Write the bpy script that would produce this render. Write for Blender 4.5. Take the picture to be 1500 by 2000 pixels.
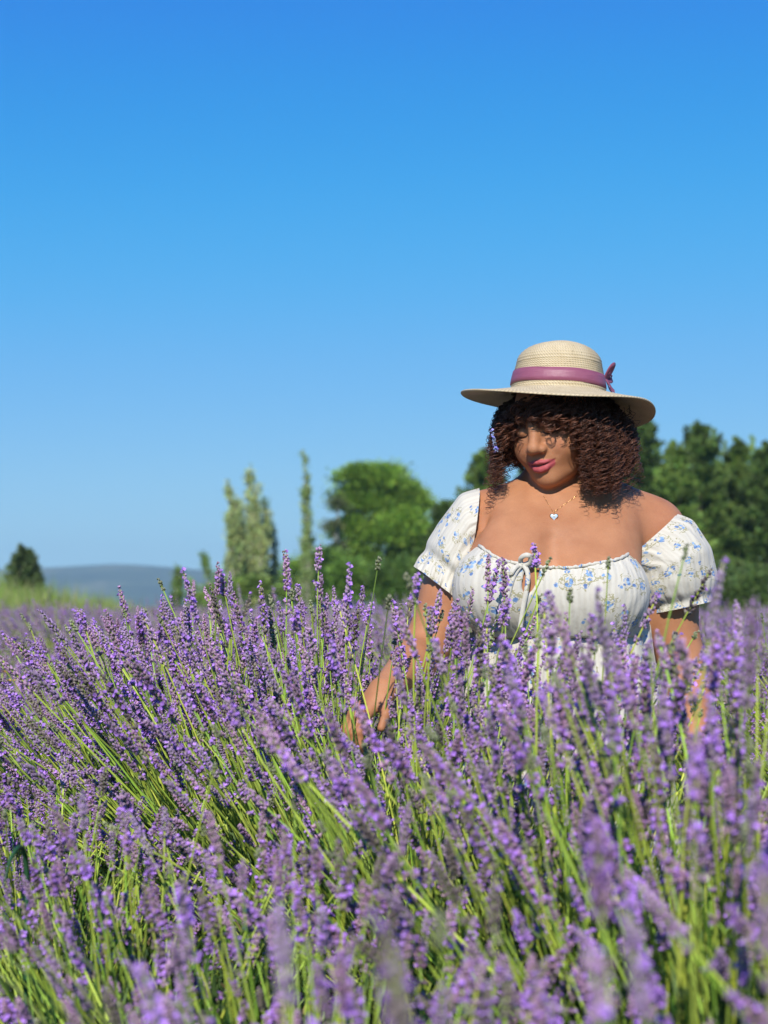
import bpy, math, random
import numpy as np
from mathutils import Vector, Matrix, Quaternion

# ------------------------------------------------------------------ camera, sky, sun, exposure
scene = bpy.context.scene
for o in list(bpy.data.objects):
    bpy.data.objects.remove(o)
COL = scene.collection
CAM_Z = 1.02
FPX = 3125.0            # focal length in pixels of the 1500 x 2000 photograph
cam_data = bpy.data.cameras.new('camera')
cam = bpy.data.objects.new('camera', cam_data)
COL.objects.link(cam)
cam.location = (0, 0, CAM_Z)
cam.rotation_euler = (math.radians(90), 0, 0)
cam_data.sensor_fit = 'VERTICAL'
cam_data.sensor_height = 36.0
cam_data.sensor_width = 27.0
cam_data.lens = FPX / 2000.0 * 36.0
cam_data.shift_y = 185.0 / 2000.0
cam_data.clip_start = 0.05
cam_data.clip_end = 20000
cam_data.dof.use_dof = True
cam_data.dof.focus_distance = 3.38
cam_data.dof.aperture_fstop = 4.2
scene.camera = cam

SUN_EL = math.radians(37)
SUN_AZ = math.radians(189)           # clockwise from +Y: behind the camera, a little to the left
world = bpy.data.worlds.new('World')
scene.world = world
world.use_nodes = True
wn = world.node_tree.nodes
wl = world.node_tree.links
bg = wn['Background']
sky = wn.new('ShaderNodeTexSky')
sky.sky_type = 'NISHITA'
sky.sun_disc = False
sky.sun_elevation = SUN_EL
sky.sun_rotation = SUN_AZ
sky.altitude = 3000
sky.air_density = 1.0
sky.dust_density = 0.0
sky.ozone_density = 3.0
# the deep, saturated grade of the photograph: one tone curve for the whole sky
sc_in = wn.new('ShaderNodeVectorMath'); sc_in.operation = 'SCALE'; sc_in.inputs['Scale'].default_value = 0.1
cur = wn.new('ShaderNodeRGBCurve')
CURVES = (((0, 0), (.06, .010), (.108, .017), (.139, .024), (.185, .056), (.285, .150), (.536, .315), (.71, .365), (1, .38)),
          ((0, 0), (.1, .115), (.193, .217), (.248, .297), (.324, .382), (.479, .469), (.787, .635), (.936, .685), (1, .69)),
          ((0, 0), (.1, .28), (.2, .50), (.377, .726), (.468, .771), (.583, .82), (.773, .862), (1, .875)))
for ci, pts in enumerate(CURVES):
    cv = cur.mapping.curves[ci]
    while len(cv.points) < len(pts): cv.points.new(0.5, 0.5)
    for p_, (x_, y_) in zip(cv.points, pts):
        p_.location = (x_, y_)
cur.mapping.update()
sc_out = wn.new('ShaderNodeVectorMath'); sc_out.operation = 'SCALE'; sc_out.inputs['Scale'].default_value = 10.0
wl.new(sky.outputs[0], sc_in.inputs[0])
wl.new(sc_in.outputs[0], cur.inputs['Color'])
wl.new(cur.outputs[0], sc_out.inputs[0])
wl.new(sc_out.outputs[0], bg.inputs['Color'])
bg.inputs['Strength'].default_value = 0.1

sun_data = bpy.data.lights.new('sun', 'SUN')
sun_data.energy = 5.0
sun_data.angle = math.radians(0.53)
sun_data.color = (1.0, 0.95, 0.87)
sun = bpy.data.objects.new('sun', sun_data)
COL.objects.link(sun)
to_sun = Vector((math.sin(SUN_AZ) * math.cos(SUN_EL), math.cos(SUN_AZ) * math.cos(SUN_EL), math.sin(SUN_EL)))
sun.rotation_euler = (-to_sun).to_track_quat('-Z', 'Y').to_euler()
sun.location = to_sun * 30

scene.view_settings.view_transform = 'Standard'
scene.view_settings.look = 'None'
scene.view_settings.gamma = 1.0
scene.view_settings.exposure = 0.12
scene.render.film_transparent = False
scene.cycles.max_bounces = 5
scene.cycles.diffuse_bounces = 2
scene.cycles.transmission_bounces = 3
scene.cycles.volume_bounces = 0
scene.cycles.use_denoising = True

# ------------------------------------------------------------------ helpers
def px(x, y, d):
    """the point that the photograph shows at pixel (x, y) when it stands d metres away"""
    return np.array(((x - 750.0) * d / FPX, d, CAM_Z + (1185.0 - y) * d / FPX))

def tag(o, label=None, cat=None, group=None, kind=None):
    if label: o['label'] = label
    if cat: o['category'] = cat
    if group: o['group'] = group
    if kind: o['kind'] = kind
    return o

def link(o, parent=None):
    COL.objects.link(o)
    if parent is not None:
        o.parent = parent
    return o

def empty(name, loc, label=None, cat=None, group=None, parent=None):
    o = bpy.data.objects.new(name, None)
    o.empty_display_size = 0.1
    link(o, parent)
    o.location = loc
    return tag(o, label, cat, group)

def np_mesh(name, V, F, mat=None, C=None, smooth=True, uv=None):
    """mesh from numpy: V (n,3), F an (m,3)/(m,4) array or a list of such arrays, C (n,3) point colours"""
    me = bpy.data.meshes.new(name)
    V = np.asarray(V, dtype=np.float32)
    Fs = [np.asarray(f, dtype=np.int32) for f in (F if isinstance(F, list) else [F]) if len(f)]
    loops = np.concatenate([f.ravel() for f in Fs])
    sizes = np.concatenate([np.full(len(f), f.shape[1], dtype=np.int32) for f in Fs])
    starts = np.concatenate([[0], np.cumsum(sizes)[:-1]]).astype(np.int32)
    me.vertices.add(len(V)); me.vertices.foreach_set('co', V.ravel())
    me.loops.add(len(loops)); me.loops.foreach_set('vertex_index', loops)
    me.polygons.add(len(sizes)); me.polygons.foreach_set('loop_start', starts)
    me.polygons.foreach_set('use_smooth', np.full(len(sizes), smooth, dtype=bool))
    if C is not None:
        a = me.color_attributes.new('Col', 'FLOAT_COLOR', 'POINT')
        C4 = np.ones((len(V), 4), dtype=np.float32); C4[:, :3] = C
        a.data.foreach_set('color', C4.ravel())
    if uv is not None:
        l = me.uv_layers.new(name='UVMap')
        l.data.foreach_set('uv', np.asarray(uv, dtype=np.float32)[loops].ravel())
    me.update(calc_edges=True)
    me.validate()
    if mat is not None:
        me.materials.append(mat)
    return me

def np_obj(name, V, F, mat=None, C=None, parent=None, smooth=True, uv=None, loc=None):
    o = bpy.data.objects.new(name, np_mesh(name, V, F, mat, C, smooth, uv))
    link(o, parent)
    if loc is not None:
        o.location = loc
    return o

def frames(P):
    """rotation-minimising frames along a polyline"""
    P = np.asarray(P, float)
    T = np.gradient(P, axis=0)
    T /= np.linalg.norm(T, axis=1)[:, None] + 1e-12
    ref = np.array((1.0, 0, 0)) if abs(T[0][0]) < 0.8 else np.array((0, 1.0, 0))
    N = np.zeros_like(P)
    n = ref - T[0] * ref.dot(T[0]); n /= np.linalg.norm(n); N[0] = n
    for i in range(1, len(P)):
        n = N[i-1] - T[i] * N[i-1].dot(T[i])
        N[i] = n / (np.linalg.norm(n) + 1e-12)
    return T, N, np.cross(T, N)

def tube(P, R, sides=6, cap=True):
    P = np.asarray(P, float)
    R = np.broadcast_to(np.asarray(R, float), (len(P),))
    T, N, B = frames(P)
    a = np.arange(sides) * 2 * math.pi / sides
    V = P[:, None, :] + R[:, None, None] * (np.cos(a)[None, :, None] * N[:, None, :] + np.sin(a)[None, :, None] * B[:, None, :])
    n = len(P)
    i = np.arange(n - 1)[:, None] * sides
    j = np.arange(sides)[None, :]
    j2 = (j + 1) % sides
    F = np.stack([i + j, i + j2, i + sides + j2, i + sides + j], axis=-1).reshape(-1, 4)
    V = V.reshape(-1, 3)
    if cap:
        c0, c1 = len(V), len(V) + 1
        V = np.vstack([V, P[:1], P[-1:]])
        jj = np.arange(sides)
        t0 = np.stack([np.full(sides, c0), (jj + 1) % sides, jj], 1)
        t1 = np.stack([np.full(sides, c1), (n - 1) * sides + jj, (n - 1) * sides + (jj + 1) % sides], 1)
        return V, [F, t0, t1]
    return V, [F]

def join(parts):
    """join [(V, [F...], C or None)] into one"""
    Vs, F3, F4, Cs, off = [], [], [], [], 0
    for p in parts:
        V, F = p[0], p[1]
        Vs.append(V)
        for f in (F if isinstance(F, list) else [F]):
            f = np.asarray(f)
            if len(f):
                (F3 if f.shape[1] == 3 else F4).append(f + off)
        if len(p) > 2 and p[2] is not None:
            Cs.append(np.broadcast_to(np.asarray(p[2], float), (len(V), 3)))
        off += len(V)
    F = []
    if F3: F.append(np.vstack(F3))
    if F4: F.append(np.vstack(F4))
    return np.vstack(Vs), F, (np.vstack(Cs) if len(Cs) == len(parts) else None)

# ------------------------------------------------------------------ materials
def material(name):
    m = bpy.data.materials.new(name)
    m.use_nodes = True
    nt = m.node_tree
    return m, nt.nodes, nt.links, nt.nodes['Principled BSDF']

def noise(n, l, scale, detail=3, vec=None, rough=0.55):
    t = n.new('ShaderNodeTexNoise')
    t.inputs['Scale'].default_value = scale
    t.inputs['Detail'].default_value = detail
    t.inputs['Roughness'].default_value = rough
    if vec is not None: l.new(vec, t.inputs['Vector'])
    return t

def ramp(n, l, src, stops):
    r = n.new('ShaderNodeValToRGB')
    els = r.color_ramp.elements
    while len(els) < len(stops): els.new(0.5)
    for e, (p, c) in zip(els, stops):
        e.position = p
        e.color = (c[0], c[1], c[2], 1) if hasattr(c, '__len__') else (c, c, c, 1)
    l.new(src, r.inputs['Fac'])
    return r

def mixc(n, l, fac, a, b, mode='MIX'):
    m = n.new('ShaderNodeMix'); m.data_type = 'RGBA'; m.blend_type = mode
    for idx, v in ((0, fac), (6, a), (7, b)):
        sock = m.inputs[idx]
        if hasattr(v, 'is_linked'): l.new(v, sock)
        elif hasattr(v, '__len__'): sock.default_value = (v[0], v[1], v[2], 1)
        else: sock.default_value = v if idx == 0 else (v, v, v, 1)
    return m.outputs[2]

def mathn(n, l, op, a, b=None, clamp=False):
    m = n.new('ShaderNodeMath'); m.operation = op; m.use_clamp = clamp
    for s, v in ((m.inputs[0], a), (m.inputs[1], b)):
        if v is None: continue
        if hasattr(v, 'is_linked'): l.new(v, s)
        else: s.default_value = v
    return m.outputs[0]

def bump(n, l, bsdf, height, strength, dist=0.01):
    b = n.new('ShaderNodeBump')
    b.inputs['Strength'].default_value = strength
    b.inputs['Distance'].default_value = dist
    l.new(height, b.inputs['Height'])
    l.new(b.outputs[0], bsdf.inputs['Normal'])
    return b

def leafy(name, rough=0.55, translucent=0.3, var=0.25, spec=0.3):
    """plant matter: its colour sits on the points, a per-object shift makes individuals"""
    m, n, l, b = material(name)
    at = n.new('ShaderNodeAttribute'); at.attribute_name = 'Col'
    oi = n.new('ShaderNodeObjectInfo')
    hv = n.new('ShaderNodeHueSaturation')
    l.new(at.outputs['Color'], hv.inputs['Color'])
    mr = n.new('ShaderNodeMapRange')
    mr.inputs['To Min'].default_value = 1 - var; mr.inputs['To Max'].default_value = 1 + var
    l.new(oi.outputs['Random'], mr.inputs['Value'])
    l.new(mr.outputs[0], hv.inputs['Value'])
    l.new(hv.outputs[0], b.inputs['Base Color'])
    b.inputs['Roughness'].default_value = rough
    b.inputs['Specular IOR Level'].default_value = spec
    if translucent > 0:
        tr = n.new('ShaderNodeBsdfTranslucent')
        l.new(hv.outputs[0], tr.inputs['Color'])
        mx = n.new('ShaderNodeMixShader'); mx.inputs[0].default_value = translucent
        l.new(b.outputs[0], mx.inputs[1]); l.new(tr.outputs[0], mx.inputs[2])
        l.new(mx.outputs[0], n['Material Output'].inputs['Surface'])
    return m

M_LAV = leafy('lavender', 0.65, 0.10, 0.20)
M_LEAF = leafy('leaf', 0.5, 0.18, 0.18)
M_CONIFER = leafy('conifer_leaf', 0.6, 0.2, 0.15)
M_GRASS = leafy('grass_blade', 0.5, 0.35, 0.1)

def bark_mat(name, c1, c2):
    m, n, l, b = material(name)
    t = noise(n, l, 9, 6)
    r = ramp(n, l, t.outputs['Fac'], [(0.3, c1), (0.7, c2)])
    l.new(r.outputs[0], b.inputs['Base Color'])
    b.inputs['Roughness'].default_value = 0.9
    bump(n, l, b, t.outputs['Fac'], 0.6, 0.03)
    return m
M_BARK = bark_mat('bark', (0.09, 0.065, 0.045), (0.24, 0.19, 0.14))
M_BARK_PALE = bark_mat('pale_bark', (0.30, 0.27, 0.21), (0.50, 0.46, 0.37))
# ------------------------------------------------------------------ the setting: ground, field soil, hill
def ground_height(X, Y):
    return -0.02 + 0.0 * X

def soil_mat():
    m, n, l, b = material('soil')
    tc = n.new('ShaderNodeTexCoord')
    a = noise(n, l, 1.6, 8, tc.outputs['Object'], 0.65)
    c = noise(n, l, 30, 6, tc.outputs['Object'], 0.7)
    r = ramp(n, l, a.outputs['Fac'], [(0.3, (0.05, 0.034, 0.022)), (0.7, (0.12, 0.088, 0.06))])
    r2 = ramp(n, l, c.outputs['Fac'], [(0.3, 0.55), (0.7, 1.25)])
    l.new(mixc(n, l, 1.0, r.outputs[0], r2.outputs[0], 'MULTIPLY'), b.inputs['Base Color'])
    b.inputs['Roughness'].default_value = 0.95
    bump(n, l, b, c.outputs['Fac'], 0.9, 0.03)
    return m

def meadow_mat():
    m, n, l, b = material('meadow')
    tc = n.new('ShaderNodeTexCoord')
    a = noise(n, l, 0.05, 8, tc.outputs['Object'], 0.6)
    c = noise(n, l, 3.0, 6, tc.outputs['Object'], 0.7)
    r = ramp(n, l, a.outputs['Fac'], [(0.3, (0.06, 0.09, 0.025)), (0.55, (0.13, 0.13, 0.05)), (0.75, (0.2, 0.17, 0.08))])
    r2 = ramp(n, l, c.outputs['Fac'], [(0.3, 0.6), (0.7, 1.3)])
    l.new(mixc(n, l, 1.0, r.outputs[0], r2.outputs[0], 'MULTIPLY'), b.inputs['Base Color'])
    b.inputs['Roughness'].default_value = 0.95
    return m

def sheet(name, x0, x1, y0, y1, nx, ny, hf, mat, kind='structure'):
    xs = np.linspace(x0, x1, nx); ys = np.linspace(y0, y1, ny)
    X, Y = np.meshgrid(xs, ys)
    V = np.stack([X, Y, hf(X, Y)], -1).reshape(-1, 3)
    i = np.arange(ny - 1)[:, None] * nx + np.arange(nx - 1)[None, :]
    F = np.stack([i, i + 1, i + nx + 1, i + nx], -1).reshape(-1, 4)
    o = np_obj(name, V, F, mat)
    return tag(o, kind=kind)

tag(sheet('ground', -3000, 3000, -300, 2400, 61, 55, lambda X, Y: -0.03 + 0 * X, meadow_mat()))
ROW_N = np.array((0.8924, 0.4512)); ROW_T = np.array((-0.4512, 0.8924))
ROW_C0, ROW_STEP = 1.34, 1.75
FIELD_END = 27.0
def soil_h(X, Y):
    c = X * ROW_N[0] + Y * ROW_N[1]
    k = (c - ROW_C0) / ROW_STEP
    ridge = 0.5 + 0.5 * np.cos(2 * np.pi * (k - np.round(k)))
    return 0.0 + 0.09 * ridge ** 1.2 + 0.012 * np.sin(X * 17 + Y * 3) * np.sin(Y * 13 - X * 5)
tag(sheet('field_soil', -12, 14, -4, FIELD_END + 1, 180, 200, soil_h, soil_mat()), 'brown soil of the lavender field heaped into low ridges')

def hill():
    rng = np.random.default_rng(3)
    nx, ny = 260, 40
    xs = np.linspace(-2900, 2900, nx); ys = np.linspace(0, 1, ny)
    X, U = np.meshgrid(xs, ys)
    d0, depth = 1500.0, 800.0
    def crest(x):           # crest read off the photograph at 2000 m: 1103 px at the middle, lower on either side
        p = 750 + x * FPX / 2000.0
        c = np.interp(p, [-1500, -500, -60, 90, 190, 260, 330, 420, 520, 700, 1000, 2500], [38, 56, 70, 74, 79, 82.5, 80, 73, 60, 44, 36, 30])
        return c * 2000.0 / FPX
    prof = np.sin(np.clip(U, 0, 1) * np.pi * 0.5 / 0.62).clip(0, 1)
    prof = np.where(U < 0.62, np.sin(U / 0.62 * np.pi / 2) ** 1.1, np.cos((U - 0.62) / 0.38 * np.pi / 2))
    Z = crest(X) * prof
    for k in range(7):
        f = 0.004 * 1.9 ** k
        ph = rng.uniform(0, 6.28, 4)
        Z += prof * 2.4 / 1.7 ** k * np.sin(X * f + ph[0] + 2 * np.sin(U * 9 + ph[1])) * np.cos(U * 7 * (1 + k * .5) + ph[2])
    Y = d0 + U * depth
    V = np.stack([X, Y, Z - 1.0], -1).reshape(-1, 3)
    i = np.arange(ny - 1)[:, None] * nx + np.arange(nx - 1)[None, :]
    F = np.stack([i, i + 1, i + nx + 1, i + nx], -1).reshape(-1, 4)
    m, n, l, b = material('hill_wood')
    tc = n.new('ShaderNodeTexCoord')
    a = noise(n, l, 0.012, 8, tc.outputs['Object'], 0.7)
    c = noise(n, l, 0.0035, 4, tc.outputs['Object'], 0.5)
    r = ramp(n, l, a.outputs['Fac'], [(0.35, (0.015, 0.04, 0.02)), (0.55, (0.05, 0.085, 0.035)), (0.66, (0.16, 0.16, 0.08))])
    r2 = ramp(n, l, c.outputs['Fac'], [(0.66, (0, 0, 0)), (0.69, (1, 1, 1))])
    l.new(mixc(n, l, r2.outputs[0], r.outputs[0], (0.36, 0.32, 0.26)), b.inputs['Base Color'])
    b.inputs['Roughness'].default_value = 1.0
    bump(n, l, b, a.outputs['Fac'], 1.0, 8)
    return tag(np_obj('hill', V, F, m), 'long low wooded hill fading to blue on the left horizon', kind='structure')
hill()

def haze():
    x0, x1, y0, y1, z0, z1 = -3100, 3100, -350, 2500, -2.1, 95
    V = [(x, y, z) for x in (x0, x1) for y in (y0, y1) for z in (z0, z1)]
    F = np.array([[0, 1, 3, 2], [4, 6, 7, 5], [0, 4, 5, 1], [2, 3, 7, 6], [0, 2, 6, 4], [1, 5, 7, 3]])
    m = bpy.data.materials.new('haze'); m.use_nodes = True
    n = m.node_tree.nodes; l = m.node_tree.links
    n.remove(n['Principled BSDF'])
    v = n.new('ShaderNodeVolumePrincipled')
    v.inputs['Color'].default_value = (0.58, 0.84, 1.0, 1)
    v.inputs['Density'].default_value = 0.00040
    v.inputs['Anisotropy'].default_value = 0.0
    l.new(v.outputs[0], n['Material Output'].inputs['Volume'])
    o = np_obj('haze', np.array(V, float), F, m, smooth=False)
    return tag(o, 'pale blue summer haze in the air', kind='stuff')
haze()
# ------------------------------------------------------------------ lavender
STALK_L = 0.62
def stalk_arrays(seed, detail):
    """one flowering stalk standing on the origin, STALK_L long"""
    r = np.random.default_rng(seed)
    parts = []
    bend = r.normal(0, 0.018, 2)
    def axis(z):
        u = np.asarray(z) / STALK_L
        return np.stack([bend[0] * np.sin(u * 2.6), bend[1] * np.sin(u * 2.2 + .4) - bend[1] * math.sin(.4), u * STALK_L], -1)
    nz = 7 if detail else 4
    g = np.array((0.32, 0.47, 0.062)) * r.uniform(0.75, 1.3) * np.array((r.uniform(.85, 1.35), 1, r.uniform(.8, 1.3)))
    zs = np.linspace(0, STALK_L - 0.004, nz)
    V, F = tube(axis(zs), np.linspace(0.0021, 0.0013, nz) * r.uniform(.9, 1.15), 3, cap=False)
    parts.append((V, F, g))
    # a pair of narrow leaves low on the stem
    for k in range(4 if detail else 2):
        z = r.uniform(0.04, 0.3); a = r.uniform(0, 6.28)
        p = axis(z); dirv = np.array((math.cos(a), math.sin(a), 1.6)); dirv /= np.linalg.norm(dirv)
        ln = r.uniform(0.035, 0.06); s = np.cross(dirv, (0, 0, 1)); s /= np.linalg.norm(s)
        Vl = np.array([p, p + dirv * ln * .5 + s * .0022, p + dirv * ln, p + dirv * ln * .5 - s * .0022])
        parts.append((Vl, [np.array([[0, 1, 2, 3]])], np.array((0.105, 0.165, 0.05)) * r.uniform(.8, 1.3)))
    head = r.uniform(0.045, 0.100)
    gap = r.uniform(0.0078, 0.0095) if detail else 0.0105
    zt = STALK_L
    zw = list(np.arange(zt - 0.003, zt - head, -gap))
    z = zt - head
    for _ in range(r.choice([0, 1, 1, 2])):
        z -= r.uniform(0.018, 0.034); zw.append(z)
    open_rate = r.choice([.03, .08, .15, .26])
    brown = r.random() < .15
    rmax = r.uniform(0.0052, 0.0082)
    hue = r.uniform(-1, 1)
    bud = seed % 11 in (3, 8)            # not yet in flower: a small green bud
    if bud:
        head = r.uniform(.014, .03); rmax *= .75; open_rate = 0; brown = False
        zw = list(np.arange(zt - 0.003, zt - head, -gap))
    base_c = np.array((0.33 + .04 * hue, 0.20, 0.33 - .03 * hue)) * r.uniform(0.85, 1.15)
    tip_c = np.array((0.45 + .05 * hue, 0.25, 0.50)) * r.uniform(0.85, 1.15)
    grey = np.array((0.38, 0.37, 0.22))
    open_c = np.array((0.50, 0.26, 0.80))
    if not bud:
        base_c = base_c * 1.22; tip_c = tip_c * 1.25
    else:
        base_c = np.array((.24, .29, .12)); tip_c = np.array((.30, .30, .22))
    if brown:
        base_c = np.array((.20, .155, .145)); tip_c = np.array((.27, .19, .25))
    for w, z in enumerate(zw):
        u = min(1.0, (zt - z) / head)
        rad = rmax * (0.42 + 0.58 * min(1, u * 2.6)) * (1.0 if u < .9 else .95)
        n = (8 if u > .15 else 5) if detail else (6 if u > .15 else 4)
        for k in range(n):
            c = axis(z + r.uniform(-.45, .45) * gap)
            a = (k + .5 * (w % 2) + r.uniform(-.25, .25)) * 2 * math.pi / n
            up = r.uniform(0.6, 1.9)
            d = np.array((math.cos(a), math.sin(a), up)); d /= np.linalg.norm(d)
            ln = rad * r.uniform(0.9, 1.25) * math.sqrt(1 + up * up) * .92
            s = np.cross(d, (0, 0, 1.)); s /= np.linalg.norm(s); t = np.cross(s, d)
            wd = 0.0026 * r.uniform(.8, 1.2) * (1.0 if detail else 1.3)
            p0 = c + d * 0.001; p1 = c + d * ln; pm = c + d * ln * .62
            if detail:
                Vc = np.array([p0, pm + s * wd, pm + t * wd, pm - s * wd, pm - t * wd, p1])
                Fc = np.array([[0, 2, 1], [0, 3, 2], [0, 4, 3], [0, 1, 4], [5, 1, 2], [5, 2, 3], [5, 3, 4], [5, 4, 1]])
            else:
                Vc = np.array([p0, pm + s * wd, pm + t * wd * 1.2, pm - s * wd, p1])
                Fc = np.array([[0, 2, 1], [0, 3, 2], [4, 1, 2], [4, 2, 3], [0, 1, 3], [4, 3, 1]])
            f = r.uniform(.75, 1.25)
            gm = r.uniform(0, .66) ** 1.4
            cb = (base_c * (1 - gm) + grey * gm) * f; ct = (tip_c * (1 - gm * .6) + grey * gm * .6) * f
            Cc = np.array([cb * .30] + [cb * .85] * (len(Vc) - 2) + [ct * 1.12])  # dark purple calyx bases, deepened further as painted shade inside the spike
            parts.append((Vc, [Fc], Cc))
            if r.random() < open_rate * (1.3 if u > .5 else .7):
                q = p1 + d * .0006; e = 0.0043 * r.uniform(.8, 1.25)
                ro = r.uniform(0, 6.28); s2 = s * math.cos(ro) + t * math.sin(ro); t2 = np.cross(d, s2)
                Vo = np.array([q - d * .003, q + s2 * e + d * .001, q + t2 * e * .8 + d * .0022, q - s2 * e + d * .001, q - t2 * e * .8 - d * .001])
                Fo = np.array([[0, 1, 2], [0, 2, 3], [0, 3, 4], [0, 4, 1]])
                oc = open_c * r.uniform(.7, 1.2)
                parts.append((Vo, [Fo], np.array([oc * .8, oc, oc * 1.1, oc, oc])))
    V, F, C = join(parts)
    tris = []
    for f in F:
        tris.append(f if f.shape[1] == 3 else np.vstack([f[:, [0, 1, 2]], f[:, [0, 2, 3]]]))
    return V, np.vstack(tris), np.clip(C, 0, 1)

N_HI, N_LO = 22, 22
HI = [stalk_arrays(100 + i, True) for i in range(N_HI)]
LO = [stalk_arrays(100 + i, False) for i in range(N_LO)]
HI_MESH = [np_mesh('flower_stalk', V, F, M_LAV, C, smooth=False) for V, F, C in HI]

def quat_z_to(d, twist):
    return Vector((0, 0, 1)).rotation_difference(Vector(d)) @ Quaternion((0, 0, 1), twist)

def plant_stalks(rng, n, R=0.84, lean=(-0.10, -0.03), spread=66):
    """stalks of one bush, seen from its own base: a list of (base, unit direction, length, twist, kind)"""
    out = []
    cmin = math.cos(math.radians(spread))
    for i in range(n):
        c = rng.uniform(cmin, 1.0) if rng.random() < .8 else rng.uniform(.75, 1)
        ph = math.acos(c); a = rng.uniform(0, 2 * math.pi)
        h = np.array((math.cos(a), math.sin(a), 0))
        b = h * math.sin(ph) * rng.uniform(.12, .27) + np.array((0, 0, 0.16 + 0.16 * c))
        ph2 = ph * rng.uniform(.55, .92)
        Rr = R * (1.03 - .36 * rng.random() ** 1.25) * rng.normal(1.0, .025) * (1.0 if rng.random() > .07 else 1.12)
        t = h * math.sin(ph2) * Rr + np.array((0, 0, 0.08 + math.cos(ph2) * Rr))
        lb = 0.45 + .55 * math.sin(ph)
        t = t + np.array((lean[0], lean[1], 0)) * lb * rng.uniform(.5, 1.4) + np.append(rng.normal(0, .055, 2), 0)
        d = t - b; L = np.linalg.norm(d); d /= L
        out.append((b, d, L, rng.uniform(0, 6.28), int(rng.integers(0, N_HI))))
    return out

def stalk_matrix(s):
    b, d, L, tw, k = s
    q = quat_z_to(d, tw)
    k_len = L / STALK_L
    xy = 1.0 + (k_len - 1) * .3
    return Matrix.Translation(Vector(b)) @ q.to_matrix().to_4x4() @ Matrix.Diagonal((xy, xy, k_len, 1))

def joined_stalks(stalks, rng, lib=None):
    lib = lib or LO
    Vs, Fs, Cs, off = [], [], [], 0
    for s in stalks:
        V, F, C = lib[s[4] % len(lib)]
        m = np.array(stalk_matrix(s))
        Vs.append(V @ m[:3, :3].T + m[:3, 3]); Fs.append(F + off); off += len(V)
        Cs.append(np.clip(C * rng.uniform(.84, 1.16), 0, 1))
    return np.vstack(Vs), np.vstack(Fs), np.vstack(Cs)

def foliage_arrays(rng, n):
    """the grey-green cushion under the flowers: narrow leaves on short shoots"""
    a = rng.uniform(0, 2 * np.pi, n); c = rng.uniform(0.05, 1, n); s = np.sqrt(1 - c * c)
    rr = rng.uniform(.16, .47, n)
    P = np.stack([np.cos(a) * s * rr, np.sin(a) * s * rr, .03 + c * rr * 0.95], -1)
    D = np.stack([np.cos(a) * s, np.sin(a) * s, c + .35], -1) + rng.normal(0, .33, (n, 3))
    D /= np.linalg.norm(D, axis=1)[:, None]
    S = np.cross(D, rng.normal(0, 1, (n, 3))); S /= np.linalg.norm(S, axis=1)[:, None]
    L = rng.uniform(.05, .13, n)[:, None]; W = rng.uniform(.0018, .0035, n)[:, None]
    V = np.stack([P - S * W * .6, P + S * W * .6, P + D * L * .6 + S * W, P + D * L, P + D * L * .6 - S * W], 1).reshape(-1, 3)
    i = np.arange(n)[:, None] * 5
    F = np.vstack([i + np.array([[0, 1, 2]]), i + np.array([[0, 2, 4]]), i + np.array([[2, 3, 4]])])
    base = np.array((0.048, 0.105, 0.018)) * rng.uniform(.4, 1.5, (n, 1)) * np.stack([rng.uniform(.8, 1.35, n), np.ones(n), rng.uniform(.8, 1.6, n)], -1)
    dry = rng.random(n) < .05
    base[dry] = np.array((0.26, 0.2, 0.1)) * rng.uniform(.7, 1.2, (dry.sum(), 1))
    return V, F, np.repeat(base, 5, 0)

# shared bushes for the rows farther off
VARIANTS = []
for v in range(4):
    r = np.random.default_rng(700 + v)
    st = plant_stalks(r, 380, R=.82)
    Vs, Fs, Cs = joined_stalks(st, r)
    fa = foliage_arrays(r, 1300)
    VARIANTS.append((np_mesh('flower_stalks', Vs, Fs, M_LAV, Cs, smooth=False), np_mesh('foliage', fa[0], fa[1], M_LEAF, fa[2], smooth=False)))

WOMAN = np.array((0.39, 3.52))
def clear_of_woman(base, tip):
    """stalks do not grow through her body, skirt or arms"""
    for u in (0.25, .5, .75, 1.0):
        p = base + (tip - base) * u
        e = ((p[0] - WOMAN[0]) / .29) ** 2 + ((p[1] - WOMAN[1]) / .25) ** 2
        if e < 1: return False
        if p[2] > .68:
            for A, B, R in (((0.20, 3.55, 1.19), (0.085, 3.47, .92), .075), ((0.085, 3.47, .92), (-.005, 3.28, .85), .055), ((.61, 3.56, 1.16), (.675, 3.5, .72), .09)):
                A = np.array(A); B = np.array(B)
                t = np.clip((p - A).dot(B - A) / (B - A).dot(B - A), 0, 1)
                if np.linalg.norm(p - A - t * (B - A)) < R: return False
    return True

def parted(t):
    """where her reaching arm has brushed the stalks aside"""
    for A, B in (((-.05, 3.24, .84), (-.05, 2.3, .90)), ((.0, 3.3, .87), (.0, 2.4, .92)), ((.06, 3.4, .93), (.05, 2.5, .96))):
        A = np.array(A); B = np.array(B)
        q = np.clip((t - A).dot(B - A) / (B - A).dot(B - A), 0, 1)
        if np.linalg.norm(t - A - q * (B - A)) < .085: return True
    return False

plants = []
rng = np.random.default_rng(11)
for k in range(0, 12):
    c = ROW_C0 + ROW_STEP * k
    s = -12.0 + rng.uniform(0, .5)
    while s < 34:
        p = ROW_N * (c + rng.normal(0, .04)) + ROW_T * s
        step = .5 * rng.uniform(.9, 1.1)
        s += step
        X, Y = p
        if Y < 0.45 or Y > FIELD_END or abs(X) > .25 * Y + .85: continue
        if k > 0 and Y < 5 and X > .25 * Y + .55: continue
        plants.append((k, X, Y))
plants.sort(key=lambda t: t[2])
near = [p for p in plants if p[0] == 0 and p[2] < 6.2]
rest = [p for p in plants if p not in near]
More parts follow.
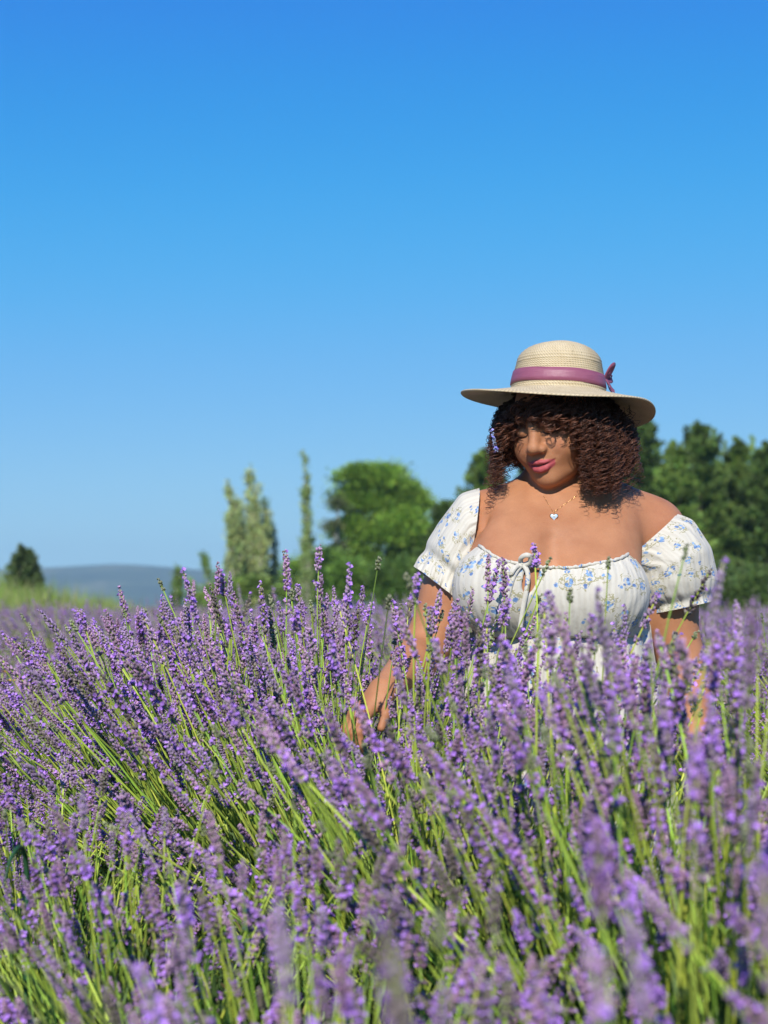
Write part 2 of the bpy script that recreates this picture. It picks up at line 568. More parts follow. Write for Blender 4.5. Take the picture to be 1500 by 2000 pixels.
# a straggling line of younger, lower bushes along the near foot of the row
for s_ in (1.35, 1.8, 2.25, 2.7, 3.2, 3.75, 4.4, 5.1):
    p = ROW_N * (.74 + rng.normal(0, .04)) + ROW_T * s_
    if abs(p[0]) < .25 * p[1] + .5: near.append((0, p[0], p[1]))
near.sort(key=lambda t: t[2])
n_single = 0
near_info = []
for i, (k, X, Y) in enumerate(near):
    r = np.random.default_rng(40 + i)
    z0 = float(soil_h(np.array(X), np.array(Y)))
    c_row = X * ROW_N[0] + Y * ROW_N[1]
    base = np.array((X, Y, z0))
    size = .97 + .04 * math.sin(i * 2.1) + (0.03 if -.6 < X < 0.1 else 0)
    lx = float(np.interp(X, [-1.6, -.2, .3, .9], [-.10, -.05, 0.01, .12]))
    if c_row < ROW_C0 - .3: size *= .74
    else: size *= float(np.interp(X, [-1.7, -.75, -.35, -.1, .1], [.78, .85, 1.04, 1.05, 1.0]))
    st = plant_stalks(r, 400 if c_row > 1 else 200, R=.845 * size, lean=(lx, -.02), spread=62)
    keep, single = [], []
    for sidx, s in enumerate(st):
        b = base + s[0]; t = b + s[1] * s[2]
        if np.linalg.norm(t - np.array((0, 0, CAM_Z))) < .95 or np.linalg.norm(t[:2]) < .75: continue
        if t[2] > 1.14: continue
        if not clear_of_woman(b, t): continue
        if parted(t) and r.random() < .8: continue
        keep.append(s)
    # the stalks that show largest: in the frame and on the side turned to the camera
    scored = []
    for s in keep:
        t = base + s[0] + s[1] * s[2]
        if t[1] < .5: continue
        u = 750 + t[0] / t[1] * FPX; w = 1185 - (t[2] - CAM_Z) / t[1] * FPX
        if -60 < u < 1560 and 1000 < w < 2060:
            facing = -(ROW_N[0] * (t[0] - X) + ROW_N[1] * (t[1] - Y)) + .6 * (t[2] - .7)
            scored.append((facing, s))
    scored.sort(key=lambda q: -q[0])
    single = [q[1] for q in scored[:230]]
    ids = {id(s) for s in single}
    mass = [s for s in keep if id(s) not in ids]
    near_info.append((X, Y, z0, single, mass, r))

GROUP_L = 'lavender bushes in rows'
ORD = ['nearest', 'second nearest', 'third nearest', 'fourth nearest', 'fifth nearest', 'sixth nearest', 'seventh nearest', 'eighth nearest', 'ninth nearest',
       'tenth nearest', 'eleventh nearest', 'twelfth nearest', 'thirteenth nearest', 'fourteenth nearest', 'fifteenth nearest', 'sixteenth nearest']
n_of = {True: 0, False: 0}
def bush_label(i):
    low = near_info[i][0] * ROW_N[0] + near_info[i][1] * ROW_N[1] < 1
    n_of[low] += 1
    return f'{ORD[min(n_of[low] - 1, 15)]} ' + ('low young lavender bush along the near foot of the front row' if low else 'purple lavender bush of the row between camera and woman')
for i, (X, Y, z0, single, mass, r) in enumerate(near_info):
    e = empty('lavender_bush', (X, Y, z0), bush_label(i), 'lavender', GROUP_L)
    fa = foliage_arrays(r, 2600)
    tag(np_obj('foliage', fa[0], fa[1], M_LEAF, fa[2], e, smooth=False), kind='stuff')
    if mass:
        V, F, C = joined_stalks(mass, r, LO)
        tag(np_obj('flower_stalks', V, F, M_LAV, C, e, smooth=False), kind='stuff')
    for s in single:
        o = bpy.data.objects.new('flower_stalk', HI_MESH[s[4]])
        link(o, e)
        o.matrix_local = stalk_matrix(s)
        n_single += 1
rr = np.random.default_rng(5)
far_count = 0
for i, (k, X, Y) in enumerate(rest):
    if math.hypot(X - WOMAN[0], Y - WOMAN[1]) < .62: continue
    z0 = float(soil_h(np.array(X), np.array(Y)))
    nth = ['front', 'second', 'third', 'fourth', 'fifth', 'sixth', 'seventh', 'eighth', 'ninth', 'tenth', 'eleventh', 'twelfth'][k]
    side = "left of" if (750 + X / Y * FPX) < 880 else 'behind' if (750 + X / Y * FPX) < 1380 else 'right of'
    lab = f'blurred lavender bush in the {nth} row, {"beyond and " if k else ""}{side} the woman'
    far_count += 1
    e = empty('lavender_bush', (X, Y, z0), lab, 'lavender', GROUP_L)
    e.rotation_euler = (0, 0, rr.uniform(-.5, .5))
    sc = rr.uniform(.93, 1.06); e.scale = (sc, sc, sc * rr.uniform(.95, 1.03))
    vs, fm = VARIANTS[i % 4]
    o = tag(link(bpy.data.objects.new('flower_stalks', vs), e), kind='stuff')
    o2 = tag(link(bpy.data.objects.new('foliage', fm), e), kind='stuff')
print('near bushes', len(near_info), 'single stalks', n_single, 'far', far_count)
# ------------------------------------------------------------------ the woman
# signed-distance modelling on a rectilinear grid, meshed with surface nets
class Field:
    def __init__(self, xs, ys, zs):
        self.ax = [np.asarray(a, dtype=np.float32) for a in (xs, ys, zs)]
        self.D = np.full([len(a) for a in self.ax], 1e3, dtype=np.float32)
    def block(self, lo, hi):
        sl = []
        for a, l, h in zip(self.ax, lo, hi):
            i0 = max(0, int(np.searchsorted(a, l)) - 1); i1 = min(len(a), int(np.searchsorted(a, h)) + 1)
            sl.append(slice(i0, i1))
        X = self.ax[0][sl[0]][:, None, None]; Y = self.ax[1][sl[1]][None, :, None]; Z = self.ax[2][sl[2]][None, None, :]
        return tuple(sl), X, Y, Z
    def add(self, fn, lo, hi, k=0.02):
        pad = k + 0.03
        sl, X, Y, Z = self.block(np.array(lo) - pad, np.array(hi) + pad)
        self.D[sl] = smin(self.D[sl], fn(X, Y, Z).astype(np.float32), k)
    def cut(self, fn, lo, hi, k=0.01):
        pad = k + 0.02
        sl, X, Y, Z = self.block(np.array(lo) - pad, np.array(hi) + pad)
        self.D[sl] = -smin(-self.D[sl], fn(X, Y, Z).astype(np.float32), k)
    def mesh(self):
        D = self.D; ax = self.ax
        S = D < 0
        n = np.zeros([d - 1 for d in D.shape], dtype=np.int8)
        for i in (0, 1):
            for j in (0, 1):
                for k in (0, 1):
                    n += S[i:i + n.shape[0], j:j + n.shape[1], k:k + n.shape[2]]
        act = (n > 0) & (n < 8)
        I, J, K = np.nonzero(act)
        idx = np.full(act.shape, -1, dtype=np.int32); idx[I, J, K] = np.arange(len(I))
        acc = np.zeros((len(I), 3)); cnt = np.zeros(len(I))
        corners = [(a, b, c) for a in (0, 1) for b in (0, 1) for c in (0, 1)]
        vals = {c: D[I + c[0], J + c[1], K + c[2]] for c in corners}
        for c in corners:
            for axis in range(3):
                if c[axis] == 0:
                    e = list(c); e[axis] = 1; e = tuple(e)
                    va, vb = vals[c], vals[e]
                    m = (va < 0) != (vb < 0)
                    t = np.where(m, va / np.where(m, va - vb, 1), 0)
                    P = np.stack([ax[0][I + c[0]], ax[1][J + c[1]], ax[2][K + c[2]]], -1)
                    Q = np.stack([ax[0][I + e[0]], ax[1][J + e[1]], ax[2][K + e[2]]], -1)
                    acc += np.where(m[:, None], P + (Q - P) * t[:, None], 0); cnt += m
        V = acc / cnt[:, None]
        quads = []
        for axis in range(3):
            A = np.take(S, range(0, S.shape[axis] - 1), axis); B = np.take(S, range(1, S.shape[axis]), axis)
            o1, o2 = [q for q in range(3) if q != axis]
            E = np.argwhere(A != B)
            E = E[(E[:, o1] > 0) & (E[:, o2] > 0) & (E[:, o1] < act.shape[o1]) & (E[:, o2] < act.shape[o2])]
            inside = A[E[:, 0], E[:, 1], E[:, 2]]
            def cell(d1, d2):
                q = E.copy(); q[:, o1] -= d1; q[:, o2] -= d2
                return idx[q[:, 0], q[:, 1], q[:, 2]]
            q = np.stack([cell(1, 1), cell(0, 1), cell(0, 0), cell(1, 0)], -1)
            flip = inside if axis != 1 else ~inside
            q = np.where(flip[:, None], q, q[:, ::-1])
            quads.append(q[(q >= 0).all(1)])
        return V, np.vstack(quads)

def ell(c, r):
    def f(X, Y, Z):
        x, y, z = X - c[0], Y - c[1], Z - c[2]
        k0 = np.sqrt((x / r[0]) ** 2 + (y / r[1]) ** 2 + (z / r[2]) ** 2)
        k1 = np.sqrt((x / r[0] ** 2) ** 2 + (y / r[1] ** 2) ** 2 + (z / r[2] ** 2) ** 2) + 1e-9
        return k0 * (k0 - 1) / k1
    return f

def cone(a, b, ra, rb):
    a = np.array(a, float); b = np.array(b, float); d = b - a; dd = d.dot(d)
    def f(X, Y, Z):
        t = np.clip(((X - a[0]) * d[0] + (Y - a[1]) * d[1] + (Z - a[2]) * d[2]) / dd, 0, 1)
        return np.sqrt((X - a[0] - t * d[0]) ** 2 + (Y - a[1] - t * d[1]) ** 2 + (Z - a[2] - t * d[2]) ** 2) - (ra + (rb - ra) * t)
    return f

def smin(a, b, k):
    h = np.clip(0.5 + 0.5 * (b - a) / k, 0, 1)
    return b * (1 - h) + a * h - k * h * (1 - h)

def axis_grid(lo, hi, coarse, fine_ranges, fine):
    out, x = [lo], lo
    while x < hi:
        f = any(a <= x < b for a, b in fine_ranges)
        x += fine if f else coarse
        out.append(x)
    return np.array(out)

# ---- head frame: turned to the picture's left and bowed
YAW, PITCH, ROLL = math.radians(31), math.radians(18), math.radians(5)
hF = np.array((-math.sin(YAW), -math.cos(YAW), 0)); hR = np.array((math.cos(YAW), -math.sin(YAW), 0)); hU = np.array((0, 0, 1.0))
hF, hU = hF * math.cos(PITCH) - hU * math.sin(PITCH), hU * math.cos(PITCH) + hF * math.sin(PITCH)
hR, hU = hR * math.cos(ROLL) + hU * math.sin(ROLL), hU * math.cos(ROLL) - hR * math.sin(ROLL)
HEAD = np.array((0.367, 3.488, 1.419))
HS = 1.05
def to_head(X, Y, Z):
    x, y, z = (X - HEAD[0]) / HS, (Y - HEAD[1]) / HS, (Z - HEAD[2]) / HS
    return (x * hR[0] + y * hR[1] + z * hR[2], x * hF[0] + y * hF[1] + z * hF[2], x * hU[0] + y * hU[1] + z * hU[2])
def from_head(p):
    return HEAD + HS * (hR * p[0] + hF * p[1] + hU * p[2])

LIP_UP = [(-.0255, .0865, -.0615), (-.0125, .0975, -.0605), (-.004, .1015, -.0585), (0, .1012, -.0597), (.004, .1015, -.0585), (.0125, .0975, -.0605), (.0255, .0865, -.0615)]
LIP_LO = [(-.0225, .0865, -.0655), (-.011, .0955, -.0725), (0, .0985, -.0748), (.011, .0955, -.0725), (.0225, .0865, -.0655)]
def head_sdf(X, Y, Z):
    x, y, z = to_head(X, Y, Z)
    ax = np.abs(x)
    d = ell((0, -.012, .035), (.072, .090, .078))(x, y, z)
    d = smin(d, ell((0, .030, -.030), (.062, .060, .078))(ax, y, z), .03)
    d = smin(d, ell((.036, .050, -.036), (.033, .032, .036))(ax, y, z), .022)          # cheeks
    d = smin(d, ell((0, .073, -.058), (.030, .024, .026))(x, y, z), .02)               # muzzle
    d = smin(d, ell((0, .073, -.098), (.023, .021, .018))(x, y, z), .022)              # chin
    d = smin(d, ell((0, .034, -.088), (.048, .040, .026))(x, y, z), .03)               # full under the chin
    d = smin(d, cone((.012, .081, .030), (.045, .066, .027), .0105, .009)(ax, y, z), .014)  # brow
    d = -smin(-d, ell((.031, .098, .008), (.0185, .016, .0125))(ax, y, z), .012)       # sockets
    d = smin(d, cone((0, .083, .018), (0, .106, -.024), .0085, .0112)(x, y, z), .018)  # nose bridge
    d = smin(d, ell((0, .110, -.0285), (.0125, .0120, .0110))(x, y, z), .008)          # tip
    d = smin(d, ell((.0145, .098, -.0330), (.0088, .0115, .0090))(ax, y, z), .006)     # wings
    d = -smin(-d, ell((.0070, .104, -.0425), (.0042, .0060, .0035))(ax, y, z), .003)   # nostrils
    d = smin(d, ell((.031, .0725, .0055), (.0165, .0165, .0150))(ax, y, z), .004)      # lidded eyes
    up = lo = None
    for (a, b) in zip(LIP_UP[:-1], LIP_UP[1:]):
        e = cone(a, b, .0046 if abs(a[0]) < .02 else .0022, .0046 if abs(b[0]) < .02 else .0022)(x, y, z)
        up = e if up is None else np.minimum(up, e)
    for (a, b) in zip(LIP_LO[:-1], LIP_LO[1:]):
        e = cone(a, b, .0068 if abs(a[0]) < .015 else .0026, .0068 if abs(b[0]) < .015 else .0026)(x, y, z)
        lo = e if lo is None else np.minimum(lo, e)
    d = smin(d, up, .004); d = smin(d, lo, .004)
    for (a, b) in (((0, .106, -.0655), (.0255, .0915, -.0635)), ((.0255, .0915, -.0635), (.031, .086, -.0605))):
        d = -smin(-d, cone(a, b, .0017, .0014)(ax, y, z), .003)
    d = -smin(-d, cone((.040, .091, -.052), (.030, .1, -.040), .0022, .001)(ax, y, z), .012)   # smile fold
    d = smin(d, ell((.074, -.012, -.004), (.008, .017, .029))(ax, y, z), .01)           # ears
    return d

# ---- body
SH_L = (0.224, 3.56, 1.198); EL_L = (0.088, 3.49, 0.925); WR_L = (0.000, 3.285, 0.850)
SH_R = (0.588, 3.57, 1.180); EL_R = (0.662, 3.56, 0.900); WR_R = (0.682, 3.44, 0.690)
BR_L = (0.262, 3.418, 1.058); BR_R = (0.447, 3.412, 1.048)
bf = Field(axis_grid(-.10, .82, .0075, [(-.075, .03), (.262, .455)], .0023),
           axis_grid(3.15, 3.82, .0075, [(3.20, 3.29), (3.36, 3.49)], .0023),
           axis_grid(-.03, 1.58, .0075, [(.755, .865), (1.275, 1.47)], .0023))
def box2(a, b, r):
    return np.minimum(a, b) - r, np.maximum(a, b) + r
def add_cone(f, a, b, ra, rb, k):
    lo, hi = box2(np.array(a), np.array(b), max(ra, rb)); f.add(cone(a, b, ra, rb), lo, hi, k)
def add_ell(f, c, r, k):
    f.add(ell(c, r), np.array(c) - r, np.array(c) + r, k)
def torso(f, cloth=False):
    kk = .09 if cloth else .05
    add_ell(f, (.392, 3.55, 1.12), (.175, .120, .165), .03)
    add_ell(f, (.392, 3.535, .955), (.185, .150, .150), .06)
    add_ell(f, (.392, 3.55, .80), (.215, .175, .15), .06)
    if not cloth:
        add_cone(f, (.385, 3.575, 1.262), SH_L, .074, .070, .06)
        add_cone(f, (.410, 3.575, 1.268), SH_R, .080, .082, .06)
        add_cone(f, (.30, 3.50, 1.205), (.49, 3.50, 1.20), .055, .055, .06)
    add_ell(f, BR_L, (.108, .098, .098), .05 if not cloth else .06)
    if cloth:
        add_ell(f, BR_R, (.110, .098, .098), .06)
    else:
        f.add(ell(BR_R, (.110, .098, .098)), np.array(BR_R) - .11, np.array(BR_R) + .11, .022)
        add_ell(f, (.30, 3.455, 1.135), (.10, .075, .085), .05); add_ell(f, (.45, 3.455, 1.13), (.10, .075, .085), .05)
torso(bf)
bf.cut(cone((.345, 3.285, 1.03), (.356, 3.385, 1.165), .010, .004), (.33, 3.28, 1.0), (.37, 3.40, 1.17), .03)   # cleavage
bf.cut(cone((.216, 3.440, 1.135), (.222, 3.470, 1.215), .003, .001), (.2, 3.42, 1.12), (.24, 3.49, 1.23), .02)  # fold beside the arm
add_cone(bf, (.392, 3.59, 1.25), (.382, 3.545, 1.36), .062, .057, .04)
# arms
add_cone(bf, SH_L, (.150, 3.525, 1.05), .070, .064, .04); add_cone(bf, (.150, 3.525, 1.05), EL_L, .063, .050, .03)
add_cone(bf, EL_L, (.062, 3.42, .900), .049, .046, .02); add_cone(bf, (.062, 3.42, .900), WR_L, .046, .027, .02)
add_cone(bf, SH_R, (.630, 3.57, 1.03), .073, .064, .04); add_cone(bf, (.630, 3.57, 1.03), EL_R, .063, .050, .03)
add_cone(bf, EL_R, (.672, 3.52, .82), .049, .046, .02); add_cone(bf, (.672, 3.52, .82), WR_R, .046, .027, .02)
# hands: palm, four curled fingers, thumb
def hand(f, wrist, fwd, down, side, curl):
    W = np.array(wrist); F_ = np.array(fwd, float); F_ /= np.linalg.norm(F_)
    D_ = np.array(down, float); D_ -= F_ * D_.dot(F_); D_ /= np.linalg.norm(D_)
    S_ = np.cross(F_, D_) * side
    for q, r in ((-.024, .0125), (-.008, .0135), (.009, .0135), (.025, .012)):
        add_cone(f, W + F_ * .006 + S_ * q * .5, W + F_ * .078 + S_ * q, .019, r, .016)
    for q, ln in ((-.030, .78), (-.010, .95), (.011, 1.0), (.031, .93)):
        p = W + F_ * .080 + S_ * q * .95
        ang = curl[0]
        for L, r0, r1, dc in ((.040 * ln, .0098, .0088, curl[1]), (.026 * ln, .0088, .0080, curl[2]), (.020 * ln, .0080, .0066, 0)):
            n_ = p + (F_ * math.cos(ang) + D_ * math.sin(ang)) * L
            add_cone(f, p, n_, r0, r1, .005); p = n_; ang += dc
    t0 = W + F_ * .022 + S_ * .026 + D_ * .004; t1 = W + F_ * .055 + S_ * .052 + D_ * .018; t2 = W + F_ * .082 + S_ * .056 + D_ * .030
    add_cone(f, t0, t1, .0145, .0105, .012); add_cone(f, t1, t2, .0105, .0080, .005)
hand(bf, WR_L, (-.62, -.42, -.62), (.30, .15, -.95), 1, (.35, .65, .5))
hand(bf, WR_R, (.10, -.35, -.93), (-.9, -.1, -.1), -1, (.2, .3, .25))
# legs and feet under the skirt
for sx in (-1, 1):
    hx = .392 + sx * .10
    add_cone(bf, (hx, 3.55, .74), (hx - sx * .01, 3.53, .42), .115, .066, .05)
    add_cone(bf, (hx - sx * .01, 3.53, .42), (hx - sx * .015, 3.56, .09), .066, .040, .03)
    add_cone(bf, (hx - sx * .015, 3.57, .055), (hx + sx * .01, 3.42, .030), .036, .028, .02)
sl, BX, BY, BZ = bf.block((.24, 3.34, 1.255), (.48, 3.64, 1.58))
bf.D[sl] = smin(bf.D[sl], head_sdf(BX, BY, BZ).astype(np.float32), .018)
BV, BF_ = bf.mesh()

# skin colours: lips, brows, lash line and a flush are the skin's own colours
hx_, hy_, hz_ = to_head(BV[:, 0], BV[:, 1], BV[:, 2])
ahx = np.abs(hx_)
rngb = np.random.default_rng(1)
SKIN = np.array((0.435, 0.196, 0.096))
BC = np.tile(SKIN, (len(BV), 1))
def paint(mask, c):
    mask = np.clip(mask, 0, 1)[:, None]
    BC[:] = BC * (1 - mask) + np.array(c) * mask
near_head = (hy_ > .03) & (np.abs(hz_) < .14) & (ahx < .09)
def flat_dist(pts):
    d = None
    for a, b in zip(pts[:-1], pts[1:]):
        e = cone((a[0], 0, a[1]), (b[0], 0, b[1]), 0, 0)(ahx, 0 * hy_, hz_)
        d = e if d is None else np.minimum(d, e)
    return d + np.where(hy_ > .055, 0, 1)
def curve_dist(pts, mirror=False):
    xx = ahx if mirror else hx_
    d = None
    for a, b in zip(pts[:-1], pts[1:]):
        e = cone(a, b, 0, 0)(xx, hy_, hz_)
        d = e if d is None else np.minimum(d, e)
    return d
paint(near_head * np.clip((.030 - np.sqrt((ahx - .045) ** 2 + (hz_ + .03) ** 2)) / .03, 0, 1) * .35, (.47, .165, .095))
dl = np.minimum(curve_dist(LIP_UP) - .0056, curve_dist(LIP_LO) - .0080)
paint(near_head * np.clip(.5 - dl / .0014, 0, 1), (.43, .085, .095))
paint(near_head * np.clip(.5 - (curve_dist([(-.026, .0915, -.0635), (0, .103, -.0655), (.026, .0915, -.0635)]) - .0013) / .001, 0, 1), (.20, .03, .035))
paint(near_head * np.clip((.0034 - flat_dist([(.012, .0285), (.026, .0345), (.046, .0300)])) / .002, 0, 1) * .85, (.06, .03, .02))
paint(near_head * np.clip((.0022 - flat_dist([(.0150, .0005), (.0225, -.0050), (.032, -.0068), (.041, -.0045), (.049, .0010)])) / .0010, 0, 1), (.012, .007, .006))
paint(near_head * np.clip((.0015 - flat_dist([(.0175, .0110), (.030, .0150), (.045, .0110)])) / .0012, 0, 1) * .5, (.25, .10, .06))
# warm flush on shoulders and arms
fl = np.clip(1 - np.abs(BV[:, 2] - 1.19) / .16, 0, 1) * np.clip((np.abs(BV[:, 0] - .40) - .14) / .1, 0, 1)
paint(fl * .45, (.42, .150, .082))

def skin_mat():
    m, n, l, b = material('skin')
    at = n.new('ShaderNodeAttribute'); at.attribute_name = 'Col'
    tc = n.new('ShaderNodeTexCoord')
    t1 = noise(n, l, 14, 5, tc.outputs['Object'], .6); t2 = noise(n, l, 420, 3, tc.outputs['Object'], .6)
    r1 = ramp(n, l, t1.outputs['Fac'], [(0.3, (.86, .80, .77)), (0.7, (1.10, 1.12, 1.12))])
    r2 = ramp(n, l, t2.outputs['Fac'], [(0.3, .94), (0.7, 1.05)])
    c = mixc(n, l, 1.0, at.outputs['Color'], r1.outputs[0], 'MULTIPLY')
    c = mixc(n, l, 1.0, c, r2.outputs[0], 'MULTIPLY')
    vo = n.new('ShaderNodeTexVoronoi'); vo.inputs['Scale'].default_value = 26
    l.new(tc.outputs['Object'], vo.inputs['Vector'])
    fr = ramp(n, l, vo.outputs['Distance'], [(0.018, (.55, .45, .4)), (0.034, (1, 1, 1))])
    c = mixc(n, l, 1.0, c, fr.outputs[0], 'MULTIPLY')
    l.new(c, b.inputs['Base Color'])
    b.inputs['Roughness'].default_value = 0.60
    b.inputs['Specular IOR Level'].default_value = 0.32
    b.inputs['Subsurface Weight'].default_value = 0.18
    b.inputs['Subsurface Radius'].default_value = (0.010, 0.004, 0.002)
    b.inputs['Subsurface Scale'].default_value = 0.6
    bump(n, l, b, t2.outputs['Fac'], 0.12, 0.001)
    return m
M_SKIN = skin_mat()
person = empty('person', (.39, 3.53, 0.0), 'woman in straw hat and white floral dress looking down among lavender', 'person')
PO = np.array((.39, 3.53, 0.0))
body = np_obj('body', BV - PO, BF_, M_SKIN, BC, person)

# ---- dress
def cloth_mat(name, stripes='UV'):
    m, n, l, b = material(name)
    uv = n.new('ShaderNodeUVMap'); uv.uv_map = 'UVMap'
    # the print: blue blossoms with olive sprigs on an off-white crinkled cotton
    nz = noise(n, l, 55, 2, uv.outputs[0])
    dv = n.new('ShaderNodeVectorMath'); dv.operation = 'MULTIPLY_ADD'
    l.new(nz.outputs['Color'], dv.inputs[0]); dv.inputs[1].default_value = (.012, .012, 0); l.new(uv.outputs[0], dv.inputs[2])
    def cells(scale, vec):
        v = n.new('ShaderNodeTexVoronoi'); v.voronoi_dimensions = '2D'
        v.inputs['Scale'].default_value = scale
        v.inputs['Randomness'].default_value = 1.0
        l.new(vec, v.inputs['Vector']); return v
    v1 = cells(26, dv.outputs[0]); v2 = cells(125, uv.outputs[0]); v3 = cells(40, dv.outputs[0])
    sep = n.new('ShaderNodeSeparateColor'); l.new(v1.outputs['Color'], sep.inputs[0])
    sep3 = n.new('ShaderNodeSeparateColor'); l.new(v3.outputs['Color'], sep3.inputs[0])
    pet = ramp(n, l, v2.outputs['Distance'], [(0.36, 1.0), (0.52, 0.0)])
    big = mathn(n, l, 'MULTIPLY', mathn(n, l, 'LESS_THAN', v1.outputs['Distance'], .23), mathn(n, l, 'GREATER_THAN', sep.outputs[0], .35))
    small = mathn(n, l, 'MULTIPLY', mathn(n, l, 'LESS_THAN', v3.outputs['Distance'], .19), mathn(n, l, 'GREATER_THAN', sep3.outputs[1], .68))
    flower = mathn(n, l, 'MULTIPLY', mathn(n, l, 'MAXIMUM', big, small), pet.outputs[0])
    # sprigs: thin wandering lines in a wider halo around the blossoms
    nw = noise(n, l, 26, 3, uv.outputs[0], .6)
    line = mathn(n, l, 'LESS_THAN', mathn(n, l, 'ABSOLUTE', mathn(n, l, 'SUBTRACT', nw.outputs['Fac'], .5)), .013)
    nw2 = noise(n, l, 48, 2, dv.outputs[0], .6)
    line2 = mathn(n, l, 'LESS_THAN', mathn(n, l, 'ABSOLUTE', mathn(n, l, 'SUBTRACT', nw2.outputs['Fac'], .47)), .015)
    halo = mathn(n, l, 'MULTIPLY', mathn(n, l, 'LESS_THAN', v1.outputs['Distance'], .50), mathn(n, l, 'GREATER_THAN', sep.outputs[0], .36))
    sprig = mathn(n, l, 'MULTIPLY', mathn(n, l, 'MAXIMUM', line, line2), halo)
    tone = noise(n, l, 18, 2, uv.outputs[0])
    blue = ramp(n, l, v2.outputs['Color'], [(0.2, (.05, .15, .42)), (0.55, (.12, .30, .62)), (0.85, (.28, .48, .74))])
    wv = n.new('ShaderNodeTexWave'); wv.wave_type = 'BANDS'; wv.bands_direction = 'X'
    wv.inputs['Scale'].default_value = 30; wv.inputs['Distortion'].default_value = 3.0; wv.inputs['Detail'].default_value = 2
    l.new(uv.outputs[0], wv.inputs['Vector'])
    white = ramp(n, l, wv.outputs['Fac'], [(0.35, (.665, .62, .525)), (0.7, (.70, .66, .565))])
    c = mixc(n, l, mathn(n, l, 'MULTIPLY', sprig, .75), white.outputs[0], (.33, .30, .13))
    c = mixc(n, l, mathn(n, l, 'MULTIPLY', flower, .85), c, blue.outputs[0])
    l.new(c, b.inputs['Base Color'])
    b.inputs['Roughness'].default_value = 0.85
    b.inputs['Specular IOR Level'].default_value = 0.15
    b.inputs['Sheen Weight'].default_value = 0.1
    crk = n.new('ShaderNodeMapping'); crk.inputs['Scale'].default_value = (95, 34, 1); l.new(uv.outputs[0], crk.inputs['Vector'])
    cr = noise(n, l, 1.0, 4, crk.outputs[0], .6)
    hgt = mathn(n, l, 'ADD', mathn(n, l, 'MULTIPLY', wv.outputs['Fac'], .10), cr.outputs['Fac'])
    bump(n, l, b, hgt, 0.55, 0.0035)
    tr = n.new('ShaderNodeBsdfTranslucent'); l.new(c, tr.inputs['Color'])
    mx = n.new('ShaderNodeMixShader'); mx.inputs[0].default_value = .14
    l.new(b.outputs[0], mx.inputs[1]); l.new(tr.outputs[0], mx.inputs[2])
    l.new(mx.outputs[0], n['Material Output'].inputs['Surface'])
    return m
M_CLOTH = cloth_mat('floral_cotton')

# neckline in the photograph: height of the bodice edge over x
NX = np.array([.10, .150, .185, .205, .235, .29, .39, .49, .53, .56, .60, .638, .70])
NZ = np.array([1.18, 1.18, 1.168, 1.146, 1.121, 1.104, 1.101, 1.119, 1.138, 1.164, 1.195, 1.226, 1.24])
df = Field(np.arange(.10, .70, .0048), np.arange(3.24, 3.76, .0048), np.arange(.90, 1.30, .0048))
torso(df, True)
df.D -= .009
gx, gy, gz = [a for a in df.ax]
back = np.clip((gy - 3.52) / .08, 0, 1)[None, :]
zn = np.interp(gx, NX, NZ)[:, None] * (1 - back) + 1.19 * back
top = gz[None, None, :] - zn[:, :, None]
df.D = np.maximum(df.D, top)
seam = .966 + .10 * (np.abs(gx - .385) / .2) ** 2 * .35 - .0 * gx
df.D = np.maximum(df.D, (.955 - gz)[None, None, :] + 0 * df.D)
# the keyhole below the tie, open to the skin
kx, kz = .305, 1.083
key = np.sqrt(((gx[:, None] - kx - (gz[None, :] - kz) * .25) / .0165) ** 2 + ((gz[None, :] - kz) / .036) ** 2) - 1
keyd = -(key * .014)[:, None, :] * np.ones_like(df.D)
front = (gy < 3.42)[None, :, None]
df.D = np.where(front, np.maximum(df.D, keyd), df.D)
DV, DF_ = df.mesh()
# pull of the gathers: fine vertical tucks under the elastic edge, sagging folds under the bust
cen = np.array((.392, 3.53))
ang = np.arctan2(DV[:, 0] - cen[0], -(DV[:, 1] - cen[1]))
znv = np.interp(DV[:, 0], NX, NZ)
below = np.clip((znv - DV[:, 2]) / .15, 0, 1)
amp = .0009 + .0018 * np.exp(-below * 6) + .0022 * np.clip((1.02 - DV[:, 2]) / .06, 0, 1)
tuck = np.sin(ang * 47 + 3.2 * np.sin(DV[:, 2] * 31 + ang * 4)) * .6 + np.sin(ang * 93 + 3 * np.sin(DV[:, 2] * 19 + ang * 7)) * .5 + np.sin(ang * 13 + DV[:, 2] * 60) * .5
out = np.stack([np.sin(ang), -np.cos(ang), 0 * ang], -1)
DV = DV + out * (amp * tuck)[:, None]
Duv = np.stack([ang * .19, DV[:, 2]], -1)
dress = np_obj('dress', DV - PO, DF_, M_CLOTH, None, person, uv=Duv)

def loft(rings, nu, closed=True):
    """rings (m, nu, 3) -> V, F"""
    m_ = len(rings); V = np.asarray(rings).reshape(-1, 3)
    i = np.arange(m_ - 1)[:, None] * nu; j = np.arange(nu if closed else nu - 1)[None, :]; j2 = (j + 1) % nu
    F = np.stack([i + j, i + j2, i + nu + j2, i + nu + j], -1).reshape(-1, 4)
    return V, F

